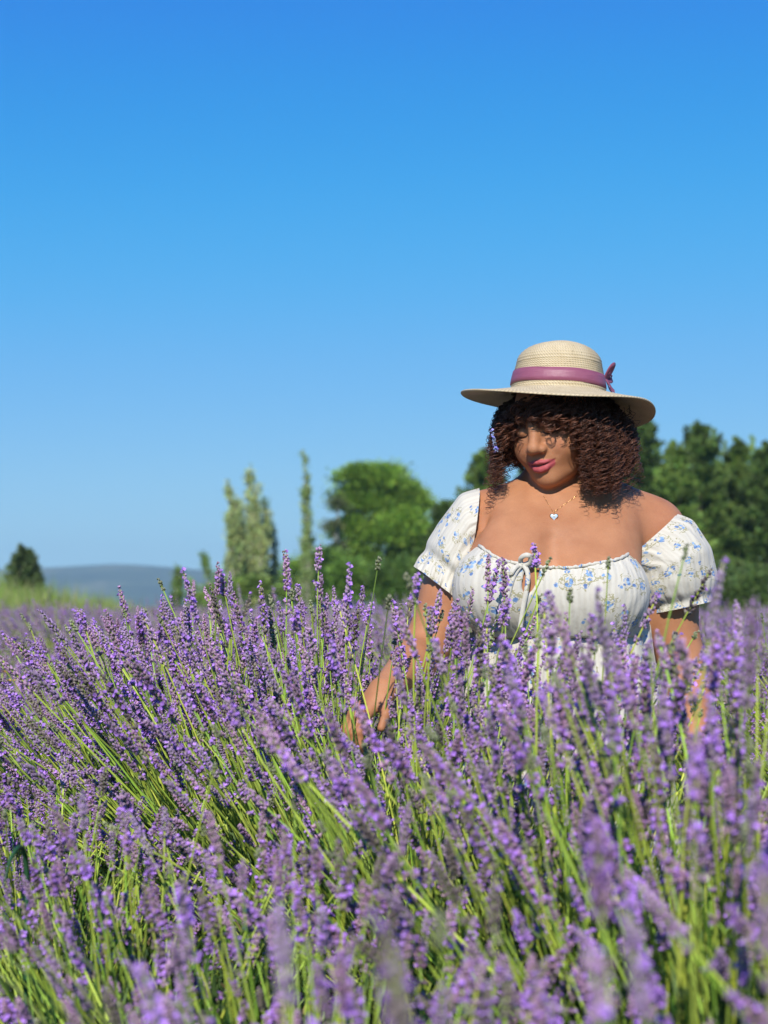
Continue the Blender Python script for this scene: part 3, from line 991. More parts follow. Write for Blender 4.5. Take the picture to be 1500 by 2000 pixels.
def sleeve(keys, seed, circ, puffn=26):
    """keys: (u, centre, major axis vector, minor axis vector, pleat amplitude)"""
    r = np.random.default_rng(seed)
    nu, nv = 150, 60
    us = np.array([k[0] for k in keys])
    U = np.linspace(0, 1, nv)
    def interp(get):
        A = np.array([get(k) for k in keys], float)
        out = np.zeros((nv, A.shape[1]))
        for c in range(A.shape[1]):
            # smooth monotone-ish interpolation
            t = np.interp(U, us, A[:, c]); out[:, c] = t
        ker = np.array([1, 2, 3, 2, 1]) / 9.
        for _ in range(2):
            p = np.vstack([out[:1]] * 2 + [out] + [out[-1:]] * 2)
            sm = sum(ker[q] * p[q:q + nv] for q in range(5)); sm[0] = out[0]; sm[-1] = out[-1]; out = sm
        return out
    Cc = interp(lambda k: k[1]); A = interp(lambda k: k[2]); B = interp(lambda k: k[3]); P = interp(lambda k: (k[4],))[:, 0]
    th = np.arange(nu) * 2 * math.pi / nu
    ph = r.uniform(0, 6.28, 8)
    rings = []
    for v in range(nv):
        u = U[v]
        g = .35 + .65 * (1 - math.sin(math.pi * u) ** .7)          # gathers crowd at both elastics and relax between
        w = g * (np.sin(23 * th + ph[0] + 2.0 * np.sin(2 * th + 3 * u)) * .45 + np.sin(31 * th + ph[1] + 3 * np.sin(3 * th - 2 * u)) * .35 + np.sin(41 * th + ph[4]) * .25)
        w = w + np.sin(7 * th + ph[2] + 5 * u + np.sin(3 * th)) * .38 + np.sin(4 * th - 7 * u + ph[3]) * .35 + np.sin(11 * th + 9 * u + ph[5] + 2 * np.sin(5 * th + 4 * u)) * .30
        f = 1 + P[v] * w
        droop = -.010 * math.sin(math.pi * min(1, u / .9)) * np.maximum(0, -np.sin(th)) 
        ring = Cc[v] + (np.cos(th) * f)[:, None] * B[v] + (np.sin(th) * f)[:, None] * A[v]
        ring[:, 2] += droop
        rings.append(ring)
    V, F = loft(rings, nu)
    uv = np.stack([np.tile(th / (2 * math.pi) * circ, nv), np.repeat(U * .24, nu) + seed * .37], -1)
    return V, F, uv

S = .00112
def P2(x, y, dy=3.55):
    return np.array(((x - 750) * dy / FPX, dy, CAM_Z + (1185 - y) * dy / FPX))
# right-hand sleeve in the picture: ring at the shoulder, puff, elastic, frill
kr = [(0.0, P2(1249, 1062, 3.56), (.080, 0, .068), (0, .106, 0), .016),
      (0.12, P2(1276, 1070, 3.56), (.086, 0, .064), (0, .110, 0), .030),
      (0.40, P2(1307, 1095, 3.55), (.092, 0, .030), (0, .108, 0), .035),
      (0.70, P2(1313, 1140, 3.55), (.098, 0, .012), (0, .100, 0), .040),
      (0.84, P2(1320, 1164, 3.55), (.086, 0, .015), (0, .088, 0), .045),
      (0.90, P2(1327, 1172, 3.55), (.069, 0, .015), (0, .074, 0), .030),
      (1.0, P2(1329, 1186, 3.55), (.070, 0, .015), (0, .077, 0), .055)]
V, F, uv = sleeve(kr, 1, .62)
np_obj('sleeve', V - PO, F, M_CLOTH, None, dress, uv=uv)
kl = [(0.0, P2(925, 1032, 3.55), (0.012, 0, .088), (0, .105, 0), .020),
      (0.15, P2(912, 1040, 3.55), (-.016, 0, .086), (0, .108, 0), .030),
      (0.45, P2(892, 1075, 3.54), (-.042, 0, .060), (0, .098, 0), .035),
      (0.66, P2(880, 1103, 3.53), (-.052, 0, .050), (0, .090, 0), .030),
      (0.74, P2(876, 1114, 3.53), (-.049, 0, .044), (0, .076, 0), .025),
      (0.86, P2(868, 1132, 3.53), (-.055, 0, .046), (0, .084, 0), .060),
      (1.0, P2(863, 1150, 3.53), (-.058, 0, .046), (0, .092, 0), .085)]
V, F, uv = sleeve(kl, 2, .56, 22)
np_obj('sleeve', V - PO, F, M_CLOTH, None, dress, uv=uv)

# skirt, gathered below the bust
nu, nv = 260, 70
th = -math.pi + np.arange(nu) * 2 * math.pi / nu
rings = []
rs = np.random.default_rng(9); ph = rs.uniform(0, 6.28, 6)
for v in range(nv):
    u = v / (nv - 1)
    z = .972 - u * (.972 - .05)
    a = .197 + .145 * u ** 1.1; b_ = .168 + .14 * u ** 1.1
    fold = (.010 + .045 * u) * (np.sin(23 * th + ph[0] + 1.5 * u * np.sin(th * 3 + ph[1])) * .5 + np.sin(13 * th + ph[2] + u) * .4 + np.sin(41 * th + ph[3]) * .2)
    f = 1 + fold / a * .55
    rings.append(np.stack([.390 + a * np.sin(th) * f, 3.535 - b_ * np.cos(th) * f, np.full(nu, z) - .012 * np.abs(np.sin(th / 1.0)) ** 2 * 0 + .018 * (np.cos(th) * .5 - .5) * (1 - u)], -1))
V, F = loft(rings, nu)
uv = np.stack([np.tile(th / 6.283 * 1.5, nv), np.repeat(np.linspace(0, .95, nv), nu)], -1)
np_obj('skirt', V - PO, F, M_CLOTH, None, dress, uv=uv)

# edge trim following the neckline, and the tie with its bow
def surface_front(x, z):
    """front of the clothed torso at (x, z): smallest y where the dress body begins"""
    i = int(np.argmin(np.abs(gx - x))); k = int(np.argmin(np.abs(gz - z)))
    col = tors_D[i, :, k]
    hit = np.nonzero(col < 0)[0]
    return float(gy[hit[0]]) if len(hit) else None
tf = Field(gx, gy, gz); torso(tf, True); tf.D -= .009; tors_D = tf.D
pts = []
for x in np.linspace(.196, .585, 70):
    z = float(np.interp(x, NX, NZ)); y = surface_front(x, z - .004)
    if y is not None: pts.append((x, y - .001, z))
pts = np.array(pts)
ker = np.ones(5) / 5
for c in (1, 2): pts[2:-2, c] = np.convolve(pts[:, c], ker, 'valid')
pts[:, 2] += .0012 * np.sin(np.arange(len(pts)) * 2.4)
V, F = tube(pts, .0036 + .0008 * np.sin(np.arange(len(pts)) * 2.9), 8)
np_obj('neckline_trim', V - PO, F, M_CLOTH, None, dress, uv=np.stack([V[:, 0] * 2, V[:, 2]], -1))

def ribbon(P, W, normal_hint, thick=.0012, mat=M_CLOTH, name='ribbon', parent=None, origin=PO, roll=None):
    P = np.asarray(P, float); T = np.gradient(P, axis=0); T /= np.linalg.norm(T, axis=1)[:, None]
    H = np.broadcast_to(np.asarray(normal_hint, float), P.shape)
    B = np.cross(T, H); B /= np.linalg.norm(B, axis=1)[:, None]; N = np.cross(B, T)
    W = np.broadcast_to(W, (len(P),))[:, None] * .5
    ring = np.stack([P + B * W + N * thick * .5, P + N * thick * 1.2, P - B * W + N * thick * .5, P - B * W - N * thick * .5, P - N * thick * .2, P + B * W - N * thick * .5], 1)
    V, F = loft(ring, 6)
    uv = np.stack([V[:, 0] + V[:, 1], V[:, 2]], -1)
    return np_obj(name, V - np.asarray(origin), F, mat, None, parent, uv=uv)

def spline(pts, n):
    pts = np.asarray(pts, float); t = np.linspace(0, len(pts) - 1, n)
    out = []
    for q in t:
        i = min(int(q), len(pts) - 2); f = q - i
        p0 = pts[max(i - 1, 0)]; p1 = pts[i]; p2 = pts[i + 1]; p3 = pts[min(i + 2, len(pts) - 1)]
        out.append(.5 * ((2 * p1) + (-p0 + p2) * f + (2 * p0 - 5 * p1 + 4 * p2 - p3) * f * f + (-p0 + 3 * p1 - 3 * p2 + p3) * f ** 3))
    return np.array(out)
yk = (surface_front(.31, 1.10) or 3.33) - .008
def K(x, y, dy=0): 
    p = P2(x, y, yk); p[1] += dy; return p
tie = empty('tie', (0, 0, 0), parent=dress)
tie_parts = [([K(978, 1093, .004), K(1000, 1098), K(1022, 1101, -.004), K(1045, 1101, .002)], .006),
             ([K(1018, 1102), K(1016, 1092, -.012), K(1024, 1085, -.02), K(1034, 1087, -.018), K(1034, 1098, -.010), K(1022, 1104, -.004)], .010),
             ([K(1019, 1103), K(1006, 1108, -.014), K(997, 1122, -.016), K(1001, 1112, -.010), K(1016, 1104, -.006)], .009),
             ([K(1018, 1103, -.004), K(1004, 1122, -.012), K(995, 1150, -.012), K(989, 1180, -.008), K(990, 1212, -.004)], .010),
             ([K(1022, 1103, -.004), K(1030, 1120, -.010), K(1028, 1148, -.012), K(1022, 1180, -.010), K(1016, 1225, -.004)], .010)]
for q, w in tie_parts:
    ribbon(spline(q, 24), w, (0, -1, 0.15), .0014, M_CLOTH, 'tie_strip', tie)
tie_list = list(tie.children)
for c in tie_list: c.parent = dress
bpy.data.objects.remove(tie)

# ---- hair: corkscrew curls hanging from under the hat
def hair_mat():
    m, n, l, b = material('hair')
    at = n.new('ShaderNodeAttribute'); at.attribute_name = 'Col'
    l.new(at.outputs['Color'], b.inputs['Base Color'])
    b.inputs['Roughness'].default_value = 0.40
    b.inputs['Specular IOR Level'].default_value = 0.38
    return m
M_HAIR = hair_mat()
HC = np.array((.386, 3.492))
def env(theta):
    """how far the hair stands out around the head, by direction (0 towards the camera, + to the picture's right)"""
    c = np.array((math.sin(theta), -math.cos(theta)))
    rx, ry = (.160 if c[0] > 0 else .150), .140
    return 1 / math.sqrt((c[0] / rx) ** 2 + (c[1] / ry) ** 2), c
rh = np.random.default_rng(21)
strands = []
def curl(P, rad, turns, thick, seed_phase):
    n = len(P); T, N, B = frames(P)
    a = seed_phase + np.linspace(0, turns * 2 * math.pi, n)
    g = np.clip(np.linspace(0, 3.0, n), 0, 1)
    return P + (rad * g)[:, None] * (np.cos(a)[:, None] * N + np.sin(a)[:, None] * B)
for i in range(600):
    th_ = rh.uniform(-math.pi, math.pi); deg = math.degrees(th_)
    R, c = env(th_)
    if -72 < deg < 20:      # fringe over the brow, longer towards the picture's right eye
        if rh.random() < .25: continue
        zend = np.interp(deg, [-72, -55, -30, -8, 6, 20], [1.395, 1.412, 1.414, 1.402, 1.390, 1.360]) + rh.normal(0, .010)
        rho = rh.uniform(.80, .99)
        R = R * .93
    elif deg >= 20:
        zend = np.interp(deg, [20, 30, 45, 75, 110, 180], [1.305, 1.255, 1.250, 1.288, 1.31, 1.31]) + abs(rh.normal(0, .038))
        rho = rh.uniform(.52, 1.0) ** .7
    else:
        zend = np.interp(deg, [-180, -120, -95, -80, -72], [1.32, 1.318, 1.318, 1.335, 1.36]) + abs(rh.normal(0, .022))
        rho = rh.uniform(.52, 1.0) ** .7
    if -140 < deg < -72 and rh.random() < .4: continue
    z0 = rh.uniform(1.452, 1.481)
    if rho < .8 and rh.random() < .3: z0 = rh.uniform(1.40, 1.46)
    n = int(np.clip((z0 - zend) / .0021, 18, 84))
    u = np.linspace(0, 1, n)
    r0 = .080 if deg < -80 or deg > 60 else .088
    rr_ = r0 + (R * rho - r0) * np.sin(np.clip(u * 1.35, 0, 1) * math.pi / 2)
    rr_ = rr_ - .018 * np.clip(u - .75, 0, 1) * 4 * rh.uniform(-.6, 1.0)
    zz = z0 + (zend - z0) * u
    sway = rh.normal(0, .012) * u ** 1.5
    ct, st = c[0], c[1]
    P = np.stack([HC[0] + ct * rr_ - st * sway, HC[1] + st * rr_ + ct * sway, zz], -1)
    rad = rh.uniform(.0035, .0060) if rh.random() < .35 else rh.uniform(.0065, .0125)
    turns = (z0 - zend) / rh.uniform(.014, .022)
    ph0 = rh.uniform(0, 6.28)
    for q in range(5):
        Pq = P + rh.normal(0, .0020, 3) * u[:, None]
        strands.append((curl(Pq, rad * rh.uniform(.85, 1.12), turns * rh.uniform(.96, 1.04), 0, ph0 + rh.normal(0, .4)), rh.uniform(.0005, .0011)))
# a few loose ringlets at the outer edges
for i in range(260):
    left = i % 2 == 0
    th_ = math.radians(rh.uniform(-125, -70) if left else rh.uniform(12, 125))
    R, c = env(th_)
    z0 = rh.uniform(1.34, 1.46); zend = z0 - rh.uniform(.05, .12)
    n = 50; u = np.linspace(0, 1, n)
    rr_ = R * (.93 + .16 * u * rh.uniform(-.2, 1.2))
    P = np.stack([HC[0] + c[0] * rr_, HC[1] + c[1] * rr_, z0 + (zend - z0) * u], -1)
    strands.append((curl(P, rh.uniform(.005, .010), (z0 - zend) / rh.uniform(.013, .02), 0, rh.uniform(0, 6.28)), rh.uniform(.0004, .0008)))
parts = []
for Q, tk in strands:
    n = len(Q); tk_ = tk * np.interp(np.linspace(0, 1, n), [0, .8, 1], [1, 1, .35])
    V, F = tube(Q, tk_, 3, cap=False)
    warm = rh.uniform(0, 1)
    root = np.array((.022, .012, .009)); tip = np.array((.22, .083, .044)) * (1 - warm) + np.array((.075, .030, .018)) * warm  # lighter, warmer tips paint sunlit highlights into the outer curls
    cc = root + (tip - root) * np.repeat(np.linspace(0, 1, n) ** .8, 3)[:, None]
    parts.append((V, F, cc))
HV, HF, HCc = join(parts)
hair = np_obj('hair', HV - PO, HF, M_HAIR, HCc, person)
# the dense inside of the hair
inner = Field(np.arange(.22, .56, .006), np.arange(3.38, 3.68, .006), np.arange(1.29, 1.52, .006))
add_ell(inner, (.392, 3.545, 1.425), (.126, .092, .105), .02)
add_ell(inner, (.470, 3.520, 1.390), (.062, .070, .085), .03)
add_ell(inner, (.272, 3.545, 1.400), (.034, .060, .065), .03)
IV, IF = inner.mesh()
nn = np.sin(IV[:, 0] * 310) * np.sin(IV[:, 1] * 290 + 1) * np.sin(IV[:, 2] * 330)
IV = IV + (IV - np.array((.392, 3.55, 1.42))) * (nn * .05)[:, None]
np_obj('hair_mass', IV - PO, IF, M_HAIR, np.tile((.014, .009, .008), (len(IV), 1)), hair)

# ---- straw hat
def straw_mat():
    m, n, l, b = material('straw')
    uv = n.new('ShaderNodeUVMap'); uv.uv_map = 'UVMap'
    mp = n.new('ShaderNodeMapping'); mp.inputs['Scale'].default_value = (1, 1, 1); l.new(uv.outputs[0], mp.inputs['Vector'])
    wv = n.new('ShaderNodeTexWave'); wv.wave_type = 'BANDS'; wv.bands_direction = 'DIAGONAL'
    wv.inputs['Scale'].default_value = 95; wv.inputs['Distortion'].default_value = 2.0; wv.inputs['Detail'].default_value = 2
    l.new(mp.outputs[0], wv.inputs['Vector'])
    nz = noise(n, l, 30, 4, mp.outputs[0]); tco = n.new('ShaderNodeTexCoord'); fl = noise(n, l, 190, 2, tco.outputs['Object'])
    base = ramp(n, l, nz.outputs['Fac'], [(0.3, (.59, .465, .275)), (0.7, (.71, .585, .38))])
    w2 = ramp(n, l, wv.outputs['Fac'], [(0.1, .80), (0.6, 1.04)])
    c = mixc(n, l, 1.0, base.outputs[0], w2.outputs[0], 'MULTIPLY')
    fk = ramp(n, l, fl.outputs['Fac'], [(0.68, (0, 0, 0)), (0.71, (1, 1, 1))])
    c = mixc(n, l, mathn(n, l, 'MULTIPLY', fk.outputs[0], .75), c, (.12, .07, .035))
    l.new(c, b.inputs['Base Color'])
    b.inputs['Roughness'].default_value = 0.62
    bump(n, l, b, wv.outputs['Fac'], 0.5, 0.0012)
    tr = n.new('ShaderNodeBsdfTranslucent'); l.new(c, tr.inputs['Color'])
    mx = n.new('ShaderNodeMixShader'); mx.inputs[0].default_value = .10
    l.new(b.outputs[0], mx.inputs[1]); l.new(tr.outputs[0], mx.inputs[2])
    l.new(mx.outputs[0], n['Material Output'].inputs['Surface'])
    return m
M_STRAW = straw_mat()
HAT = np.array((.381, 3.506, 1.489))
hat = empty('sun_hat', HAT, "wide brimmed straw sun hat with pink ribbon on the woman's head", 'hat')
hat.rotation_euler = (math.radians(0), math.radians(2.5), 0)
nu = 128
th = -math.pi + np.arange(nu) * 2 * math.pi / nu      # 0 towards the camera, + to the picture's right
ux, uy = np.sin(th), -np.cos(th)
def crown_profile(s):
    """s 0..1 from the base to the top: radius and height"""
    if s < .55:
        t = s / .55; return .1035 - .0070 * t - .005 * t * t, .062 * t
    t = (s - .55) / .45; a = t * math.pi / 2
    return .0915 * math.cos(a) ** .85 + .0001, .062 + .046 * math.sin(a)
rows = 24
rings, ruv = [], []
for q in range(rows * 4 + 1):
    s = q / (rows * 4)
    r_, z = crown_profile(s)
    bulge = .0026 * abs(math.sin(math.pi * (q / 4.0))) ** .6 
    r2, z2 = crown_profile(min(1, s + .01)); nx_, nz_ = (z2 - z), -(r2 - r_); ln = math.hypot(nx_, nz_) or 1
    r_ += bulge * nx_ / ln; z += bulge * nz_ / ln
    z -= .006 * (1 - min(1, s / .06))
    wob = 1 + .006 * np.sin(2 * th + .6) + .004 * np.sin(3 * th + 2)
    rings.append(np.stack([ux * r_ * wob, uy * r_ * wob, np.full(nu, z) + .0012 * np.sin(th * 2 + 1)], -1))
    ruv.append(np.stack([th * .1, np.full(nu, s * .17)], -1))
V, F = loft(rings, nu)
crown = np_obj('crown', V, F, M_STRAW, None, hat, uv=np.concatenate(ruv))
def brim_z(t, th):
    """droop of the brim at fraction t from the crown"""
    front = np.exp(-(th / .95) ** 2); thb = (th - 2.45 + math.pi) % (2 * math.pi) - math.pi
    backr = np.exp(-(thb / .75) ** 2)
    left = np.exp(-((th + 1.65) / .55) ** 2); right = np.exp(-((th - 1.55) / .5) ** 2)
    edge = np.clip((t - .8) / .2, 0, 1) ** 2
    return (-.021 * front - .052 * backr - .010 - .002 * left - .020 * right) * t ** .8 + .006 * left * edge
ths = np.where(th > math.pi, th - 2 * math.pi, th)
rings, ruv = [], []
brows_ = 26
nb = brows_ * 3
for side in (1, -1):
    seq = range(nb + 1) if side == 1 else range(nb, -1, -1)
    for q in seq:
        t = q / nb
        r_ = .1005 + .115 * t * (1 + .03 * np.sin(ths * 2 + 1))
        bl = .0013 * abs(math.sin(math.pi * q / 3.0))
        z = brim_z(t, ths) + .003 * (1 - t) ** 3 + side * (.0010 + bl)
        rings.append(np.stack([ux * r_, uy * r_ * np.where(uy < 0, 1 - .10 * t * np.abs(uy), 1), z], -1))
        ruv.append(np.stack([th * .15, np.full(nu, .3 + t * .12)], -1))
V, F = loft(rings, nu)
np_obj('brim', V, F, M_STRAW, None, hat, uv=np.concatenate(ruv))
def satin_mat():
    m, n, l, b = material('satin_ribbon')
    tc = n.new('ShaderNodeTexCoord')
    mp = n.new('ShaderNodeMapping'); mp.inputs['Scale'].default_value = (30, 30, 900); l.new(tc.outputs['Object'], mp.inputs['Vector'])
    t = noise(n, l, 1.0, 3, mp.outputs[0])
    r = ramp(n, l, t.outputs['Fac'], [(0.3, (.23, .062, .105)), (0.7, (.31, .092, .15))])
    l.new(r.outputs[0], b.inputs['Base Color'])
    b.inputs['Roughness'].default_value = 0.48
    b.inputs['Specular IOR Level'].default_value = 0.5
    b.inputs['Anisotropic'].default_value = 0.4
    cr = noise(n, l, 55, 4, tc.outputs['Object'], .6)
    hh = mathn(n, l, 'ADD', mathn(n, l, 'MULTIPLY', t.outputs['Fac'], .25), cr.outputs['Fac'])
    bump(n, l, b, hh, 0.6, 0.002)
    return m
M_SATIN = satin_mat()
rings = []
for (zz, off) in ((.012, .0006), (.0125, .0030), (.022, .0034), (.032, .0032), (.0415, .0030), (.042, .0006)):
    s = zz / .062 * .55; r_, z = crown_profile(s)
    tilt = .002 * np.sin(ths) * -1
    rings.append(np.stack([ux * (r_ + off + .0006), uy * (r_ + off + .0006), z + tilt + .0008 * np.sin(ths * 5)], -1))
V, F = loft(rings, nu)
rib = np_obj('ribbon', V, F, M_SATIN, None, hat)
ab = math.radians(84)
bw = np.array((math.sin(ab) * .102, -math.cos(ab) * .102, .034))
def ob(x, y, z): return bw + np.array((x, y, z))
def bow_loop(pts, w, hint):
    q = spline(pts, 34); t = np.linspace(0, 1, 34)
    ribbon(q, w * np.interp(t, [0, .15, .5, .85, 1], [.35, .8, 1, .8, .35]), hint, .0010, M_SATIN, 'bow_loop', rib, (0, 0, 0))
bow_loop([ob(0, -.002, 0), ob(.003, -.008, .012), ob(.010, -.009, .024), ob(.016, -.002, .027), ob(.013, .006, .018), ob(.006, .004, .006), ob(0, 0, 0)], .017, (.75, -.5, -.35))
bow_loop([ob(0, 0, 0), ob(.006, .010, .010), ob(.014, .022, .014), ob(.016, .026, .004), ob(.010, .014, -.003), ob(0, 0, 0)], .016, (.7, -.2, .6))
for pts in ([ob(0, 0, 0), ob(.008, .002, -.010), ob(.015, .006, -.020), ob(.022, .010, -.026)], [ob(0, 0, 0), ob(.006, .010, -.009), ob(.012, .022, -.018), ob(.020, .034, -.022)]):
    ribbon(spline(pts, 16), .012, (.8, -.5, .5), .0010, M_SATIN, 'bow_tail', rib, (0, 0, 0))

# ---- necklace: fine gold chain and a pale blue heart
def metal(name, c, r):
    m, n, l, b = material(name)
    t = noise(n, l, 300, 2); rr2 = ramp(n, l, t.outputs['Fac'], [(0.3, tuple(x * .9 for x in c)), (0.7, c)])
    l.new(rr2.outputs[0], b.inputs['Base Color'])
    b.inputs['Metallic'].default_value = 1.0; b.inputs['Roughness'].default_value = r
    return m
M_GOLD = metal('gold', (.80, .50, .20), .25)
def enamel_mat():
    m, n, l, b = material('pearl_enamel')
    t = noise(n, l, 90, 3); rr2 = ramp(n, l, t.outputs['Fac'], [(0.35, (.42, .58, .72)), (0.65, (.66, .76, .82))])
    l.new(rr2.outputs[0], b.inputs['Base Color']); b.inputs['Roughness'].default_value = .18
    return m
bD = bf
def skin_front(x, z):
    i = int(np.argmin(np.abs(bf.ax[0] - x))); k = int(np.argmin(np.abs(bf.ax[2] - z)))
    col = bf.D[i, :, k]; hit = np.nonzero(col < 0)[0]
    return float(bf.ax[1][hit[0]]) if len(hit) else 3.5
px_, pz_ = .363, 1.212
pend_y = skin_front(px_, pz_) - .004
neck = empty('necklace', (px_, pend_y, pz_), "thin gold necklace with pale blue heart pendant on the woman's chest", 'necklace')
NO = np.array((px_, pend_y, pz_))
for sgn, top_pt in ((-1, (.344, 1.262)), (1, (.418, 1.262))):
    n_ = 46; tt = np.linspace(0, 1, n_)
    xs_ = px_ + .001 * sgn + (top_pt[0] - px_) * tt; zs_ = pz_ + .011 + (top_pt[1] - pz_ - .011) * tt
    pts = np.array([(x, skin_front(x, z) - .0013, z) for x, z in zip(xs_, zs_)])
    pts[1:-1, 1] = np.convolve(pts[:, 1], np.ones(3) / 3, 'valid') - .0005
    V, F = tube(pts, .00038 + .0002 * (np.arange(n_) % 2), 6)
    np_obj('chain', V - NO, F, M_GOLD, None, neck)
ht = np.linspace(0, 2 * math.pi, 40, endpoint=False)
hxp = 16 * np.sin(ht) ** 3; hzp = 13 * np.cos(ht) - 5 * np.cos(2 * ht) - 2 * np.cos(3 * ht) - np.cos(4 * ht)
def heart(scale, y0, y1, bev):
    r_ = [np.stack([hxp * s_, np.full(40, y), hzp * s_], -1) for s_, y in ((scale * bev, y0), (scale, y0 + (y1 - y0) * .3), (scale, y1))]
    V, F = loft(r_, 40); V = np.vstack([V, [(0, y0, 0)]]); c0 = len(V) - 1
    j = np.arange(40); F = [F[:, ::-1], np.stack([np.full(40, c0), j, (j + 1) % 40], 1)]
    return V, F
V, F = heart(.00058, -.0006, .0026, .96); np_obj('pendant', V, F, M_GOLD, None, neck)
V, F = heart(.00049, -.0014, .0004, .93); pend = np_obj('pendant_inlay', V, F, enamel_mat(), None, neck)
V, F = tube([(0, 0, .0072), (.001, -.001, .010), (0, 0, .0125)], .0009, 6); np_obj('bail', V, F, M_GOLD, None, neck)
V, F = tube([(math.cos(a) * .0012, -.0016, math.sin(a) * .0012) for a in np.linspace(0, 6.28, 14)], .0004, 5); np_obj('pendant_stone', V, F, M_GOLD, None, neck)
# nose ring
c0 = from_head((.0185, .106, -.037))
V, F = tube([c0 + hR * math.cos(a) * .0010 + hF * math.cos(a) * .0024 + hU * math.sin(a) * .0030 for a in np.linspace(0, 6.28, 20)], .00035, 6)
np_obj('nose_ring', V - PO, F, M_GOLD, None, body)
# ------------------------------------------------------------------ trees and shrubs behind the field
def leaf_cards(rng, P, D, L, W, base, var=.35, cup=.25):
    """small folded leaves: P positions, D axis directions"""
    n = len(P)
    D = D / (np.linalg.norm(D, axis=1)[:, None] + 1e-9)
    S = np.cross(D, rng.normal(0, 1, (n, 3))); S /= np.linalg.norm(S, axis=1)[:, None] + 1e-9
    N = np.cross(S, D)
    L = L[:, None]; W = W[:, None]
    V = np.stack([P, P + D * L * .5 + S * W + N * W * cup, P + D * L, P + D * L * .5 - S * W + N * W * cup], 1).reshape(-1, 3)
    i = np.arange(n)[:, None] * 4
    F = np.vstack([i + np.array([[0, 1, 2]]), i + np.array([[0, 2, 3]])])
    c = np.array(base) * rng.uniform(1 - var, 1 + var, (n, 1)) * np.stack([rng.uniform(.85, 1.25, n), np.ones(n), rng.uniform(.75, 1.2, n)], -1)
    return V, F, np.repeat(np.clip(c, 0, 1), 4, 0)

def limb(parts, P, R):
    V, F = tube(P, R, 7); parts.append((V, F))

def conifer(x, ytop, d, width_px, label, seed, base=(.050, .105, .028), density=1.0, group=None, name='evergreen_tree', lumps=None):
    """cypress-like evergreen: many upswept sprays on a tapering trunk, ragged tips"""
    rng = np.random.default_rng(seed)
    p = px(x, 1185, d); H = px(x, ytop, d)[2]; Wd = width_px * d / FPX * .5
    e = empty(name, (p[0], d, 0.0), label, 'tree', group)
    parts = []
    limb(parts, [(0, 0, -.05), (.03, 0, H * .3), (0, .03, H * .62), (0, 0, H * .95)], [.16, .12, .07, .012])
    sprays = []
    nb = int(190 * density)
    for i in range(nb):
        u = rng.uniform(.02, 1) ** .85
        a = rng.uniform(0, 2 * np.pi)
        prof = (1 - u ** 1.25) ** .95 * (0.75 + .25 * min(1, u * 8)) + .03
        ln = Wd * prof * rng.uniform(.62, 1.15) + .12
        z0 = H * (.03 + .93 * u); rise = rng.uniform(.15, .65)
        b0 = np.array((0, 0, z0)); b1 = b0 + np.array((math.cos(a) * ln, math.sin(a) * ln, ln * rise))
        if i % 3 == 0: limb(parts, [b0, (b0 + b1) / 2 + (0, 0, -.03), b1], [.03, .02, .006])
        sprays.append((b0, b1, ln))
    for i in range(int(34 * density)):      # the slender leader
        u = rng.uniform(.62, 1.0); a = rng.uniform(0, 6.28); ln = .10 + Wd * .55 * (1 - u)
        b0 = np.array((0, 0, H * (u - .02))); sprays.append((b0, b0 + np.array((math.cos(a) * ln * .6, math.sin(a) * ln * .6, ln * 1.1)), ln * .5))
    # leading tips
    for i in range(int(12 * density)):
        a = rng.uniform(0, 6.28); r = Wd * rng.uniform(0, .3)
        b0 = np.array((math.cos(a) * r, math.sin(a) * r, H * rng.uniform(.72, .86))); b1 = b0 + np.array((rng.normal(0, .08), rng.normal(0, .08), H * rng.uniform(.08, .15)))
        sprays.append((b0, b1, .4))
    V, F, _ = join(parts); np_obj('trunk', V, F, M_BARK, None, e)
    P, D, Ls, tone = [], [], [], []
    for b0, b1, ln in sprays:
        n = int(70 + 60 * ln); t = rng.uniform(.25, 1.05, n)
        spread = (.035 + .10 * ln) * (1.15 - t * .8)
        q = b0 + (b1 - b0) * t[:, None] + rng.normal(0, 1, (n, 3)) * spread[:, None] * np.array((1, 1, .7))
        P.append(q); D.append((b1 - b0) / np.linalg.norm(b1 - b0) + rng.normal(0, .5, (n, 3)) + np.array((0, 0, .35)))
        Ls.append(rng.uniform(.07, .17, n)); tone.append(np.full(n, rng.uniform(.45, 1.75)))
    P = np.vstack(P); D = np.vstack(D); Ls = np.concatenate(Ls); tone = np.concatenate(tone)
    P[:, 2] = np.maximum(P[:, 2], .05)
    V, F, C = leaf_cards(rng, P, D, Ls, Ls * .24, base)
    C = np.clip(C * np.repeat(tone, 4)[:, None], 0, 1)
    tag(np_obj('crown', V, F, M_CONIFER, C, e, smooth=False), kind=None)
    return e

